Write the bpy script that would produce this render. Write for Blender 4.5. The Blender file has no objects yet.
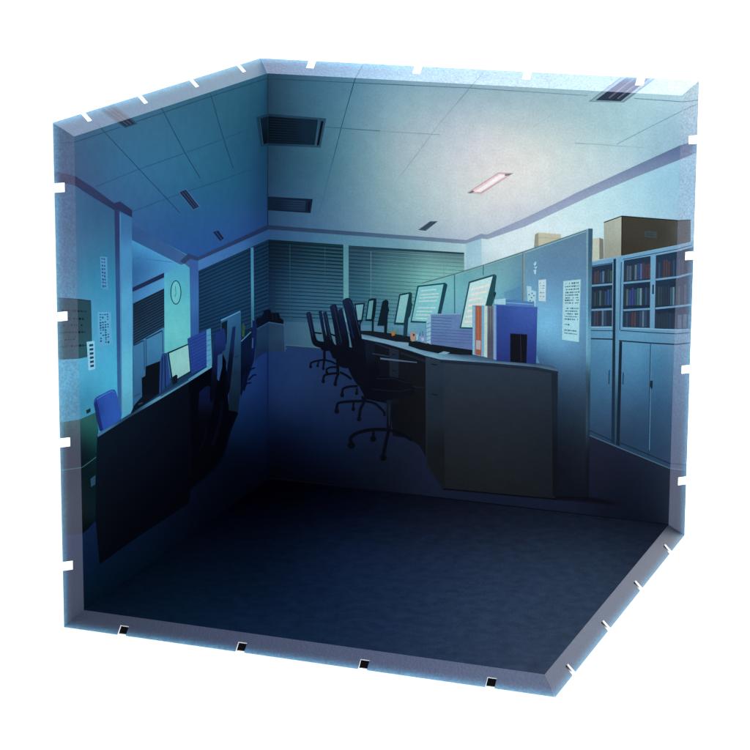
import bpy, math, random
import numpy as np
from mathutils import Matrix, Vector
random.seed(7)
C = bpy.context.scene.collection
sc = bpy.context.scene

# ------------------------------------------------------------------ camera
S = 0.15                                   # one box edge in metres; the coordinates below are in box edges
A = 0.0310                                 # reach of the 45 degree folded rims
BW, BD, BH = 1.0, 1.0108, 1.0009           # inner width, depth, height
CAM = Vector((2.28366, -5.48806, 1.80737))
YAW, PITCH, ROLL = 0.372256, 1.358829, 0.000602
FPX, PPX, PPY = 2522.29, 322.78, 268.14
ROT = (Matrix.Rotation(YAW, 3, 'Z') @ Matrix.Rotation(PITCH, 3, 'X') @ Matrix.Rotation(ROLL, 3, 'Z'))
cd = bpy.data.cameras.new('camera'); cam = bpy.data.objects.new('camera', cd); C.objects.link(cam)
cam.matrix_world = Matrix.Translation(CAM * S) @ ROT.to_4x4()
cd.sensor_width = 36.0; cd.lens = FPX / 750 * 36.0
cd.shift_x = (375 - PPX) / 750; cd.shift_y = -(375 - PPY) / 750
cd.clip_start = 0.01; cd.clip_end = 50
sc.camera = cam

# ------------------------------------------------------------------ world, lamps, exposure
sc.view_settings.view_transform = 'Standard'; sc.view_settings.look = 'None'
sc.view_settings.exposure = 0; sc.view_settings.gamma = 1
sc.cycles.pixel_filter_width = 2.2
w = bpy.data.worlds.new('World'); sc.world = w; w.use_nodes = True
bg = w.node_tree.nodes['Background']
bg.inputs[0].default_value = (0.93, 0.97, 1, 1); bg.inputs[1].default_value = 0.75

def softbox(name, loc, aim, sx, sy, radiance, col=(1, 1, 1)):
    l = bpy.data.lights.new(name, 'AREA'); l.shape = 'RECTANGLE'; l.size = sx * S; l.size_y = sy * S
    l.energy = radiance * math.pi * sx * sy * S * S; l.color = col
    o = bpy.data.objects.new(name, l); C.objects.link(o)
    o.location = Vector(loc) * S
    o.rotation_euler = (Vector(aim) - Vector(loc)).to_track_quat('-Z', 'Y').to_euler()
softbox('overhead_softbox', (0.4, -0.55, 4.2), (0.5, -0.4, 0), 4.4, 2.2, 5.8)
softbox('side_softbox', (4.6, -1.6, 1.6), (0, -0.4, 0.4), 2.4, 2.4, 3.0)
softbox('backdrop_softbox', (-0.6, 1.2, 4.8), (-0.8, 3.6, 0.6), 9.0, 1.8, 8.0)
softbox('added_front_fill', (1.0, -4.6, 3.4), (0.3, 0, 0.4), 3.0, 2.2, 8.0)  # added fill that evens out the light on the walls

# ------------------------------------------------------------------ materials
def mat(name):
    m = bpy.data.materials.new(name); m.use_nodes = True
    nt = m.node_tree; return m, nt, nt.nodes['Principled BSDF']
def print_material(name, spec, rough, grain, mottle, bump=.12):
    m, nt, b = mat(name)
    at = nt.nodes.new('ShaderNodeAttribute'); at.attribute_name = 'print_colour'
    tc = nt.nodes.new('ShaderNodeTexCoord')
    n1 = nt.nodes.new('ShaderNodeTexNoise'); n1.inputs['Scale'].default_value = 1500; n1.inputs['Detail'].default_value = 3
    n2 = nt.nodes.new('ShaderNodeTexNoise'); n2.inputs['Scale'].default_value = 230; n2.inputs['Detail'].default_value = 5
    nt.links.new(tc.outputs['Object'], n1.inputs['Vector']); nt.links.new(tc.outputs['Object'], n2.inputs['Vector'])
    def rng(n, amt):
        r = nt.nodes.new('ShaderNodeMapRange'); r.inputs[1].default_value = .25; r.inputs[2].default_value = .75
        r.inputs[3].default_value = 1 - amt; r.inputs[4].default_value = 1 + amt
        nt.links.new(n.outputs['Fac'], r.inputs[0]); return r
    mu = nt.nodes.new('ShaderNodeMath'); mu.operation = 'MULTIPLY'
    nt.links.new(rng(n1, grain).outputs[0], mu.inputs[0]); nt.links.new(rng(n2, mottle).outputs[0], mu.inputs[1])
    vm = nt.nodes.new('ShaderNodeVectorMath'); vm.operation = 'SCALE'
    nt.links.new(at.outputs['Color'], vm.inputs[0]); nt.links.new(mu.outputs[0], vm.inputs['Scale'])
    nt.links.new(vm.outputs[0], b.inputs['Base Color'])
    b.inputs['Roughness'].default_value = rough; b.inputs['Specular IOR Level'].default_value = spec
    bp = nt.nodes.new('ShaderNodeBump'); bp.inputs['Strength'].default_value = bump; bp.inputs['Distance'].default_value = .0002
    nt.links.new(n1.outputs['Fac'], bp.inputs['Height']); nt.links.new(bp.outputs[0], b.inputs['Normal'])
    return m
M_WALL = print_material('matte_wall_print', .05, .5, .10, .06)
M_FLOOR = print_material('matte_floor_print', .0, .6, .2, .22)
M_RIM = print_material('satin_rim_print', .66, .38, .30, .10, .3)
M_RIM.node_tree.nodes['Principled BSDF'].inputs['Specular Tint'].default_value = (.8, .88, 1.3, 1)
M_SLOT_SHADE, _nt, _b = mat('black_slot_shade')  # for the added board that darkens the rim slots
_b.inputs['Base Color'].default_value = (.003, .003, .004, 1); _b.inputs['Roughness'].default_value = .9; _b.inputs['Specular IOR Level'].default_value = 0
M_CORE, _nt, _b = mat('white_plastic_core')
_b.inputs['Base Color'].default_value = (.82, .84, .86, 1); _b.inputs['Roughness'].default_value = .5
_n = _nt.nodes.new('ShaderNodeTexNoise'); _n.inputs['Scale'].default_value = 400
_r = _nt.nodes.new('ShaderNodeBump'); _r.inputs['Strength'].default_value = .05
_nt.links.new(_n.outputs['Fac'], _r.inputs['Height']); _nt.links.new(_r.outputs[0], _b.inputs['Normal'])
M_SWEEP, _nt, _b = mat('white_sweep')
_b.inputs['Roughness'].default_value = .8; _b.inputs['Specular IOR Level'].default_value = .2
_n = _nt.nodes.new('ShaderNodeTexNoise'); _n.inputs['Scale'].default_value = 60
_r = _nt.nodes.new('ShaderNodeMapRange'); _r.inputs[3].default_value = .88; _r.inputs[4].default_value = .92
_nt.links.new(_n.outputs['Fac'], _r.inputs[0]); _nt.links.new(_r.outputs[0], _b.inputs['Base Color'])

# ------------------------------------------------------------------ setting: the white sweep the box stands on
def sweep():
    prof = [(-1.95, -A - .0015)]
    y0, r = 3.2, 1.6
    prof.append((y0, -A - .0015))
    for k in range(1, 25):
        t = k / 24 * math.pi / 2
        prof.append((y0 + r * math.sin(t), -A - .0015 + r * (1 - math.cos(t))))
    prof.append((y0 + r, 6))
    vs, fs = [], []
    for y, z in prof: vs += [(-6 * S, y * S, z * S), (8 * S, y * S, z * S)]
    for i in range(len(prof) - 1): fs.append((2 * i, 2 * i + 1, 2 * i + 3, 2 * i + 2))
    me = bpy.data.meshes.new('backdrop'); me.from_pydata(vs, [], fs); me.materials.append(M_SWEEP)
    for p in me.polygons: p.use_smooth = True
    o = bpy.data.objects.new('backdrop', me); C.objects.link(o); o['kind'] = 'structure'
    o['label'] = 'seamless white studio backdrop under and behind the box'
    md = o.modifiers.new('thickness', 'SOLIDIFY'); md.thickness = .004; md.offset = -1
sweep()

# ------------------------------------------------------------------ the folded printed panels
def lin(c): return tuple((v / 255 / 12.92) if v <= 10.3 else ((v / 255 + .055) / 1.055) ** 2.4 for v in c)
def proj(P):
    c = ROT.transposed() @ (Vector(P) - CAM)
    return (PPX + FPX * c.x / -c.z, PPY - FPX * c.y / -c.z)
def onplane(px, py, p0, n):                # the drawn position on the panel's own plane
    d = ROT @ Vector(((px - PPX) / FPX, -(py - PPY) / FPX, -1))
    t = (p0 - CAM).dot(n) / d.dot(n)
    return CAM + d * t
def area(p): return sum(p[i - 1][0] * p[i][1] - p[i][0] * p[i - 1][1] for i in range(len(p))) / 2
def clip_line(poly, ax, ay, bx, by):       # keep the left side of a->b
    out = []
    dx, dy = bx - ax, by - ay
    f = lambda p: dx * (p[1] - ay) - dy * (p[0] - ax)
    for i in range(len(poly)):
        p, q = poly[i - 1], poly[i]; fp, fq = f(p), f(q)
        if (fp >= 0) != (fq >= 0):
            t = fp / (fp - fq); out.append((p[0] + (q[0] - p[0]) * t, p[1] + (q[1] - p[1]) * t))
        if fq >= 0: out.append(q)
    return out
def clip_convex(poly, conv):
    if area(conv) < 0: conv = conv[::-1]
    for i in range(len(conv)):
        if len(poly) < 3: return []
        poly = clip_line(poly, *conv[i - 1], *conv[i])
    return poly if len(poly) >= 3 and abs(area(poly)) > 1e-4 else []
def cells(poly, s):
    xs = [p[0] for p in poly]; ys = [p[1] for p in poly]
    out = []
    for i in range(math.floor(min(xs) / s), math.ceil(max(xs) / s)):
        col = clip_line(clip_line(poly, i * s, 1, i * s, 0) , (i + 1) * s, 0, (i + 1) * s, 1)
        if len(col) < 3: continue
        y0 = min(p[1] for p in col); y1 = max(p[1] for p in col)
        for j in range(math.floor(y0 / s), math.ceil(y1 / s)):
            c = clip_line(clip_line(col, 0, j * s, 1, j * s), 1, (j + 1) * s, 0, (j + 1) * s)
            if len(c) >= 3 and abs(area(c)) > 1e-4: out.append(c)
    return out
class Facet:
    def __init__(s, quad, n, rim=None): s.quad = [Vector(q) for q in quad]; s.n = Vector(n).normalized(); s.rim = rim; s.px = [proj(q) for q in s.quad]
NW = .0095
def notch_us(): return [-A + (1 + 2 * A) * (k + .5) / 4 for k in range(4)]
class Panel:
    """A flat printed sheet with two rims folded back at 45 degrees, each with four notches."""
    def __init__(s, name, label, main, n, rims, gain):
        s.name, s.label, s.gain = name, label, gain; s.sat = {'printed_left_wall': .94, 'printed_right_wall': .87}.get(name, .7)
        s.facets = [Facet(main, n)]; s.used = []; s.rims = []; s.main = [Vector(q) for q in main]; s.n = Vector(n)
        for (P0, P1, out) in rims:          # fold line P0->P1, outward direction of the fold (A times this)
            P0, P1, out = Vector(P0), Vector(P1), Vector(out)
            L = (P1 - P0).length; e = (P1 - P0) / L
            rn = (s.n - out.normalized() * 0); d = out.normalized(); rn = (s.n - d * s.n.dot(d)).normalized()
            def pt(u, dd, P0=P0, e=e, out=out, L=L): return P0 + e * (u * L) + out * (A * dd)
            D1 = .5
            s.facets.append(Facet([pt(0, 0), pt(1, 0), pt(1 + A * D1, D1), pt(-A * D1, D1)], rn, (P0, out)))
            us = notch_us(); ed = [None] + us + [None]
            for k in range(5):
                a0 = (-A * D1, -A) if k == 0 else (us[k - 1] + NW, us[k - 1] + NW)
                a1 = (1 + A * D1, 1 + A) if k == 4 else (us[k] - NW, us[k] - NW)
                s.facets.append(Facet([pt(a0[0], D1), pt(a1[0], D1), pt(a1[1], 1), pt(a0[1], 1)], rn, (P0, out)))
            o = [pt(0, 0), pt(1, 0), pt(1 + A, 1)]
            for u in reversed(us): o += [pt(u + NW, 1), pt(u + NW, D1), pt(u - NW, D1), pt(u - NW, 1)]
            o.append(pt(-A, 1)); s.rims.append((o, rn))
    def layer(s, poly):
        xs = [p[0] for p in poly]; ys = [p[1] for p in poly]; b = (min(xs), min(ys), max(xs), max(ys))
        l = 0
        for c, k in s.used:
            if b[0] < c[2] and c[0] < b[2] and b[1] < c[3] and c[1] < b[3]: l = max(l, k)
        return l + 1, b
def field(pts, soft=10.0):                 # smooth ink gradient through the given samples
    P = np.array([(p[0], p[1]) for p in pts], float); V = np.array([p[2] for p in pts], float)
    if len(P) < 6:
        def f(x, y):
            k = 1 / ((P[:, 0] - x) ** 2 + (P[:, 1] - y) ** 2 + soft * soft) ** 1.5
            return tuple(k @ V / k.sum())
        return f
    c = P.mean(0); sc_ = max(np.ptp(P, 0)); Q = (P - c) / sc_; n = len(Q)
    tps = lambda d2: .5 * d2 * np.log(d2 + 1e-12)
    Kk = tps(((Q[:, None] - Q[None]) ** 2).sum(-1)) + np.eye(n) * .0015
    B = np.hstack([np.ones((n, 1)), Q]); M = np.zeros((n + 3, n + 3)); M[:n, :n] = Kk; M[:n, n:] = B; M[n:, :n] = B.T
    W = np.linalg.solve(M, np.vstack([V, np.zeros((3, 3))])); lo, hi = V.min(0) - 2, V.max(0) + 2
    def f(x, y):
        x = (x - c[0]) / sc_; y = (y - c[1]) / sc_
        k = np.concatenate([tps((Q[:, 0] - x) ** 2 + (Q[:, 1] - y) ** 2), (1, x, y)])
        return tuple(np.clip(k @ W, lo, hi))
    return f
def tint(pts, r, g, b): return [(x, y, (c[0] * r, c[1] * g, c[2] * b)) for x, y, c in pts]
class Motif:
    """One printed thing: its ink lies on the panel as a film a few micrometres thick."""
    def __init__(s, panel, name, label=None): s.p, s.name, s.label = panel, name, label; s.v = []; s.f = []; s.c = []; s.m = []
    def _add(s, pts2, facet, lay, col):
        k = len(s.v); off = facet.n * (4e-5 * lay)
        loop = pts2 if not facet.flip else pts2[::-1]
        for x, y in loop:
            s.v.append((onplane(x, y, facet.quad[0], facet.n) + off) * S)
            c = col(x, y) if callable(col) else col
            c = [max(0, q) for q in c]; y_ = .3 * c[0] + .55 * c[1] + .15 * c[2]; c = [y_ + (q - y_) * s.p.sat for q in c]
            if facet.rim:                   # light glow at the cut edge, painted in as a pale blue fade
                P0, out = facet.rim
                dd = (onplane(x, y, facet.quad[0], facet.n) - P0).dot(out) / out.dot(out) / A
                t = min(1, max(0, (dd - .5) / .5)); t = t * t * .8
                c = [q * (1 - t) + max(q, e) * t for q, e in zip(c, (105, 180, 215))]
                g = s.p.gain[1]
            else: g = s.p.gain[0]
            s.c.append([q / gg for q, gg in zip(lin(c), g)])
        s.f.append(tuple(range(k, k + len(pts2)))); s.m.append(1 if facet.rim else 0)
    def poly(s, pts, col, cell=None, lay=None):
        if isinstance(col, list): col = field(col); cell = cell or 5
        if lay is None:
            lay, b = s.p.layer(pts); s.p.used.append((b, lay))
        for fc in s.p.facets:
            q = clip_convex(list(pts), fc.px)
            if not q: continue
            fc.flip = area(q) > 0
            cs = cell if not fc.rim else min(cell or 4, 4)
            for piece in (cells(q, cs) if cs else [q]): fc.flip = area(piece) > 0; s._add(piece, fc, lay, col)
        return s
    def many(s, polys, col, cell=None):     # shapes that do not touch one another share a film
        b4 = [p for q in polys for p in q]; lay, b = s.p.layer(b4); s.p.used.append((b, lay))
        for i, q in enumerate(polys): s.poly(q, col[i] if isinstance(col, tuple) and isinstance(col[0], tuple) else col, cell, lay)
        return s
    def stroke(s, pts, wd, col, cell=None): return s.poly(ribbon(pts, wd), col, cell)
    def strokes(s, lines, wd, col): return s.many([ribbon(l, wd) for l in lines], col)
    def ell(s, cx, cy, rx, ry, col, n=20): return s.poly([(cx + rx * math.cos(t * 2 * math.pi / n), cy + ry * math.sin(t * 2 * math.pi / n)) for t in range(n)], col)
    def build(s, parent, extra=None):
        me = bpy.data.meshes.new(s.name)
        v, f = list(s.v), list(s.f); m = list(s.m); c = list(s.c)
        if extra:
            k = len(v); v += extra[0]; f += [tuple(i + k for i in q) for q in extra[1]]; m += [2] * len(extra[1]); c += [(.8, .8, .8)] * len(extra[0])
        me.from_pydata(v, [], f)
        at = me.attributes.new('print_colour', 'FLOAT_COLOR', 'POINT')
        at.data.foreach_set('color', [q for t in c for q in (t[0], t[1], t[2], 1.0)])
        me.materials.append(M_FLOOR if 'floor' in s.p.name else M_WALL); me.materials.append(M_RIM); me.materials.append(M_CORE)
        me.polygons.foreach_set('material_index', m)
        o = bpy.data.objects.new(s.name, me); C.objects.link(o); o.parent = parent
        if s.label: o['label'] = s.label
        return o
def ribbon(pts, wd):
    L, R = [], []
    n = len(pts)
    ws = wd if isinstance(wd, (list, tuple)) else [wd] * n
    for i, (x, y) in enumerate(pts):
        a = pts[max(0, i - 1)]; b = pts[min(n - 1, i + 1)]
        dx, dy = b[0] - a[0], b[1] - a[1]; d = math.hypot(dx, dy) or 1
        nx, ny = -dy / d * ws[i] / 2, dx / d * ws[i] / 2
        L.append((x + nx, y + ny)); R.append((x - nx, y - ny))
    return L + R[::-1]
def lerp(a, b, t): return (a[0] + (b[0] - a[0]) * t, a[1] + (b[1] - a[1]) * t)
def quadpt(q, u, v): return lerp(lerp(q[0], q[1], u), lerp(q[3], q[2], u), v)
def sub(q, u0, v0, u1, v1): return [quadpt(q, u0, v0), quadpt(q, u1, v0), quadpt(q, u1, v1), quadpt(q, u0, v1)]
def curve(pts, n=6):                        # Catmull-Rom through the points
    out = []
    P = [pts[0]] + list(pts) + [pts[-1]]
    for i in range(1, len(P) - 2):
        for k in range(n):
            t = k / n; a, b, c, d = P[i - 1:i + 3]
            out.append(tuple(.5 * (2 * b[j] + (c[j] - a[j]) * t + (2 * a[j] - 5 * b[j] + 4 * c[j] - d[j]) * t * t + (3 * b[j] - a[j] - 3 * c[j] + d[j]) * t ** 3) for j in (0, 1)))
    out.append(tuple(pts[-1])); return out
TH = .0045
def substrate(panel, main):
    v, f = [], []
    def prism(o, n):
        k = len(v); m = len(o)
        for q in o: v.append((q - n * 2e-4) * S)
        for q in o: v.append((q - n * TH) * S)
        f.append(tuple(range(k, k + m))); f.append(tuple(range(k + 2 * m - 1, k + m - 1, -1)))
        for i in range(m): j = (i + 1) % m; f.append((k + i, k + m + i, k + m + j, k + j))
    prism([Vector(q) for q in main], panel.n)
    for o, n in panel.rims: prism(o, n)
    return v, f
box = bpy.data.objects.new('diorama_box', None); C.objects.link(box); box.location = (0, 0, -A * S)
box['label'] = 'open three sided diorama box of folded sheets printed with a dim night office'; box['category'] = 'diorama'
GAIN_MAIN = {'left': (1.35, 1.35, 1.35), 'right': (1.55, 1.5, 1.48), 'floor': (1.95, 2.1, 2.2)}
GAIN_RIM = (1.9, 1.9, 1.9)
PL = Panel('printed_left_wall', None, [(0, -BD, 0), (0, 0, 0), (0, 0, BH), (0, -BD, BH)], (1, 0, 0),
           [((0, -BD, 0), (0, -BD, BH), (-1, -1, 0)), ((0, -BD, BH), (0, 0, BH), (-1, 0, 1))], (GAIN_MAIN['left'], GAIN_RIM))
PR = Panel('printed_right_wall', None, [(0, 0, 0), (BW, 0, 0), (BW, 0, BH), (0, 0, BH)], (0, -1, 0),
           [((0, 0, BH), (BW, 0, BH), (0, 1, 1)), ((BW, 0, 0), (BW, 0, BH), (1, 1, 0))], (GAIN_MAIN['right'], GAIN_RIM))
PF = Panel('printed_floor', None, [(0, -BD, 0), (BW, -BD, 0), (BW, 0, 0), (0, 0, 0)], (0, 0, 1),
           [((0, -BD, 0), (BW, -BD, 0), (0, -1, -1)), ((BW, -BD, 0), (BW, 0, 0), (1, 0, -1))], (GAIN_MAIN['floor'], GAIN_RIM))
BIG = [(-50, -50), (800, -50), (800, 800), (-50, 800)]
def finish(o): o.location = (0, 0, A * S); return o
def text_lines(m, q, rows, col, u0=.1, u1=.9, h=.03, dense=.75, short=()):
    ps = []
    for i, v in enumerate(rows):
        u = u0 + random.uniform(0, .04); end = u1 - (.35 if i in short else random.uniform(0, .08))
        while u < end:
            wv = random.uniform(.03, .09)
            hh = h * random.uniform(.55, 1.2)
            if random.random() < dense: ps.append(sub(q, u, v - hh / 2, min(u + wv, end), v + hh / 2))
            u += wv + .03
    m.many(ps, col)

# ================================================================== LEFT WALL
m = Motif(PL, 'printed_left_wall')
m.poly(BIG, [(60, 130, (58, 88, 118)), (90, 150, (46, 84, 118)), (84, 170, (50, 82, 118)), (120, 160, (42, 94, 132)), (150, 120, (44, 94, 124)), (200, 100, (38, 90, 116)), (255, 85, (36, 86, 112)),
     (240, 110, (36, 88, 114)), (200, 150, (38, 96, 128)), (160, 170, (40, 98, 136)), (240, 180, (30, 86, 120)), (262, 160, (26, 74, 108)), (262, 100, (30, 78, 106)), (200, 190, (32, 92, 130)),
     (180, 225, (34, 84, 138)), (230, 225, (36, 84, 142)), (185, 250, (36, 82, 146)), (258, 210, (32, 76, 126)), (150, 205, (40, 90, 136)), (250, 225, (36, 78, 138))])
wall = [(40, 181), (54, 180), (75, 184.5), (92, 195), (114, 209), (131.5, 217), (131.5, 440), (95, 560), (40, 560)]
m.poly(wall, [(64, 200, (62, 96, 135)), (90, 215, (44, 86, 124)), (105, 225, (44, 90, 128)), (100, 250, (46, 104, 142)), (90, 280, (48, 122, 160)), (110, 300, (54, 138, 178)), (110, 330, (60, 150, 190)),
     (64, 280, (80, 120, 155)), (64, 390, (80, 165, 200)), (110, 380, (66, 168, 206)), (95, 390, (58, 150, 186)), (85, 400, (50, 130, 165)), (105, 410, (60, 155, 190))])
m.many([ribbon(l, .8) for l in ([(53, 143.5), (75, 142), (120, 127.2)], [(136, 121.8), (200, 100), (267.5, 78.2)])], (28, 62, 92))
for l in ([(96, 121.5), (103, 130.5), (139, 169), (168, 200), (180, 213)], [(161, 107), (185, 153), (200, 178)], [(210.5, 94), (223, 137), (233, 168)]): m.stroke(l, .8, (26, 62, 92))
for l in ([(95, 187), (138, 169.5), (185, 153), (223, 139), (262, 124)], [(128, 213), (168, 198), (227, 178), (267, 163)]): m.stroke(l, .6, (30, 74, 112))
# floor part of the wall print
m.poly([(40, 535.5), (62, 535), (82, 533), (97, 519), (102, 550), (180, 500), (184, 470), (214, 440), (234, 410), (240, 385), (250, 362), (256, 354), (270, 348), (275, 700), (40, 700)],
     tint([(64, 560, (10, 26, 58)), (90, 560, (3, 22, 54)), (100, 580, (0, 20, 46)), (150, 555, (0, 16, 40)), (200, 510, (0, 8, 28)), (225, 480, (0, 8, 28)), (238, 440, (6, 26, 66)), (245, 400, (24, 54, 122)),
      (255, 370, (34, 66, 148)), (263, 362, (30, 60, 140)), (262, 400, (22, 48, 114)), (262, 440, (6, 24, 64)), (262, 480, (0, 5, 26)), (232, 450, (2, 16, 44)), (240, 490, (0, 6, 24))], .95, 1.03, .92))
m.stroke([(83.6, 609.6), (64, 626.6)], 1.3, (10, 20, 44)).stroke([(267.6, 75), (267.8, 478)], .8, [(267, 100, (18, 50, 74)), (267, 300, (14, 40, 64)), (267, 400, (16, 34, 80)), (267, 470, (0, 4, 20))])
left = m
K = []
def mot(panel, name, label=None):
    q = Motif(panel, name, label); K.append(q); return q
# ceiling lamps and vents
m = mot(PL, 'printed_ceiling_lamp', 'unlit ceiling lamp printed across the folded top rim')
m.poly([(99.5, 109), (114, 104.6), (137.5, 123.6), (125, 128)], (34, 62, 88)).poly([(101.5, 109), (112, 105.8), (134.8, 123.6), (125.2, 126.6)], (20, 36, 58))
m.many([ribbon(l, .9) for l in ([(104.5, 108), (127.5, 125)], [(108.5, 107), (131, 124)])], (52, 76, 104))
m = mot(PL, 'printed_air_vent', 'larger dark slotted vent printed on the left ceiling')
m.poly([(178, 191.8), (186, 188.4), (200.6, 206.8), (193.2, 210.4)], (58, 98, 148)).poly([(179.4, 192.2), (185.6, 189.6), (199, 206.8), (193.4, 209.4)], (20, 32, 58))
m.strokes([[(182, 192), (195, 208.4)], [(184.4, 191), (197.4, 207.6)]], .7, (42, 66, 108))
m = mot(PL, 'printed_air_vent', 'smaller dark slotted vent printed on the left ceiling')
m.poly([(213, 232), (218.4, 230.6), (223.8, 238.4), (220.2, 241)], (18, 32, 66)).stroke([(215.8, 232), (221.6, 239.4)], .7, (44, 70, 118))
m = mot(PL, 'printed_air_conditioner', 'left end of the ceiling cassette unit that wraps the corner')
m.poly([(256, 117.3), (268.4, 113.5), (268.4, 145.5), (260.8, 147)], (24, 58, 84)).poly([(258.6, 119), (268.4, 116.2), (268.4, 143), (262.6, 144.2)], [(260, 125, (12, 34, 54)), (268, 140, (4, 14, 28))])
m.stroke([(259.6, 119), (263, 145)], .8, (40, 78, 104))
# cornice and pillars
m = mot(PL, 'printed_cornice', 'dark cornice strip printed along the near wall')
m.poly([(40, 168), (54, 170.8), (75, 176), (92, 186.8), (114, 203.2), (120, 201.4), (132, 210), (132, 217.5), (119, 210.5), (114, 210), (91, 196), (75, 185.4), (54, 181), (40, 178)],
     [(60, 176, (48, 46, 80)), (90, 190, (36, 48, 86)), (125, 210, (30, 40, 80))])
m = mot(PL, 'printed_pillar', 'pale blue pillar printed between wall and desk alcove')
m.poly([(114.4, 209), (119.4, 211), (121, 420), (118, 424)], [(117, 215, (34, 48, 92)), (117, 300, (38, 76, 128)), (119, 400, (46, 96, 150))])
m.poly([(119.2, 211.6), (131.8, 217.6), (132.6, 412), (121, 418)], [(125, 220, (46, 98, 148)), (126, 260, (62, 130, 180)), (126, 310, (74, 155, 198)), (126, 380, (90, 182, 212)), (126, 410, (78, 160, 190))])
m.stroke([(120.2, 214), (121.4, 415)], .9, (66, 118, 168))
# the alcove behind the pillar
m = mot(PL, 'printed_alcove', 'lit alcove with a sloping soffit printed left of the clock pillar')
m.poly([(131.8, 225), (200, 262), (190, 268), (180, 285), (165, 380), (132.6, 412)], [(140, 245, (62, 140, 190)), (160, 258, (66, 142, 196)), (180, 268, (74, 158, 205)), (150, 265, (52, 115, 170)), (136, 280, (44, 98, 152)), (140, 295, (60, 125, 180)), (160, 282, (72, 145, 195)), (145, 350, (54, 116, 160)), (150, 400, (40, 90, 130))])
m.poly([(131.8, 224.5), (140, 229), (186, 254.8), (197, 259), (192, 268), (180, 264.4), (131.8, 240)], [(135, 232, (38, 78, 128)), (160, 248, (46, 86, 138)), (188, 262, (56, 94, 146))])
m.strokes([[(133, 257.5), (150, 259.5), (172, 262)], [(133, 263), (142, 254)]], .6, (50, 110, 165))
m.poly([(132.2, 287.6), (164, 272.6), (164, 277.4), (132.4, 292)], (26, 38, 76))
m = mot(PL, 'printed_window_blind', 'short dark blind printed in the alcove beside the clock pillar')
BL = [(132.8, 303.5), (164.2, 288.2), (164.2, 328), (133, 345)]
m.poly(BL, [(135, 310, (16, 36, 54)), (150, 315, (24, 52, 76)), (160, 325, (30, 64, 92)), (140, 340, (28, 58, 84))])
m.many([ribbon([quadpt(BL, 0, v), quadpt(BL, 1, v + .005)], .9) for v in [i / 15 + .03 for i in range(15)]], (12, 26, 44))
m = mot(PL, 'printed_cupboard', 'pale low cupboard doors printed below the short blind')
m.poly([(133, 345), (163.6, 327), (164, 392), (133.4, 410)], [(140, 350, (54, 112, 158)), (158, 340, (60, 128, 172)), (150, 370, (50, 105, 150)), (140, 390, (44, 92, 136))])
m.strokes([[(133.4, 345.5), (143, 340.5)], [(145.5, 339), (162, 330.6)]], 1.3, (22, 48, 76))
m.strokes([[(143.8, 340), (144.2, 370)], [(145.8, 340), (146, 368)], [(162.3, 331), (162.6, 352)]], .7, (28, 62, 98))
m = mot(PL, 'printed_pillar', 'bright teal pillar printed with a wall clock')
m.poly([(163.9, 274), (184, 263.5), (189.6, 268), (190.4, 346), (164.4, 362)], [(175, 270, (70, 158, 194)), (176, 290, (80, 176, 196)), (178, 310, (94, 192, 202)), (176, 335, (104, 202, 206)), (170, 345, (92, 186, 196))])
m.poly([(189.2, 262), (198.4, 258), (199.4, 334), (190.4, 340)], [(194, 265, (52, 90, 158)), (194, 300, (54, 108, 172)), (195, 330, (46, 92, 158))])
m = mot(PL, 'printed_wall_clock', 'round white faced clock printed on the teal pillar')
m.poly([(175.6 + 5.5 * math.cos(t * .2618), 292.4 + 12.2 * math.sin(t * .2618)) for t in range(24)], (22, 62, 72))
m.poly([(175.6 + 4.6 * math.cos(t * .2618), 292.4 + 11.2 * math.sin(t * .2618)) for t in range(24)], (98, 190, 200))
m.strokes([[(175.6, 292.4), (175, 286)], [(175.8, 292.8), (174.8, 297)]], .55, (40, 100, 112))
# ceiling edge and blinds at the far wall
m = mot(PL, 'printed_cornice', 'dark cornice strip printed along the far wall on the left side')
m.poly([(180, 261), (188, 253.6), (198.2, 257), (268.4, 224.6), (268.4, 229.6), (197.5, 260.8), (190, 258.6), (184, 264)], [(200, 257, (42, 62, 104)), (262, 229, (34, 54, 94))])
m = mot(PL, 'printed_wall_band', 'blue wall strip printed above the left blinds')
m.poly([(197.8, 260.6), (268.4, 229.4), (268.4, 239.6), (198.3, 271)], [(205, 264, (62, 116, 180)), (235, 250, (58, 110, 172)), (262, 236, (46, 92, 150))])
m = mot(PL, 'printed_window_blind', 'wide dark blind printed on the left of the corner')
BL = [(198.3, 270.8), (268.4, 239.2), (268.4, 322), (198.6, 345)]
m.poly([(198, 340), (268.4, 318), (268.4, 340), (198, 368)], (14, 40, 70)); m.poly([(140, 408), (198, 352), (214, 340), (214, 366), (188, 384)], (22, 54, 90))
m.poly(BL, [(205, 275, (18, 52, 86)), (230, 290, (22, 66, 104)), (260, 260, (22, 58, 90)), (262, 300, (27, 68, 104)), (215, 320, (18, 54, 90)), (240, 315, (22, 62, 98))])
m.many([ribbon([quadpt(BL, .005, v), quadpt(BL, .995, v)], [.7, .9]) for v in [i / 21 + .035 for i in range(20)]], (10, 30, 56))
m.many([ribbon([quadpt(BL, .01, v), quadpt(BL, .7, v)], [.5, .4]) for v in [i / 21 + .06 for i in range(19)]], (26, 70, 108))
m.stroke([(251.8, 247.5), (252.4, 327)], 2.8, [(252, 250, (70, 146, 190)), (252, 290, (78, 160, 196)), (252, 322, (58, 124, 160))])
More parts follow.
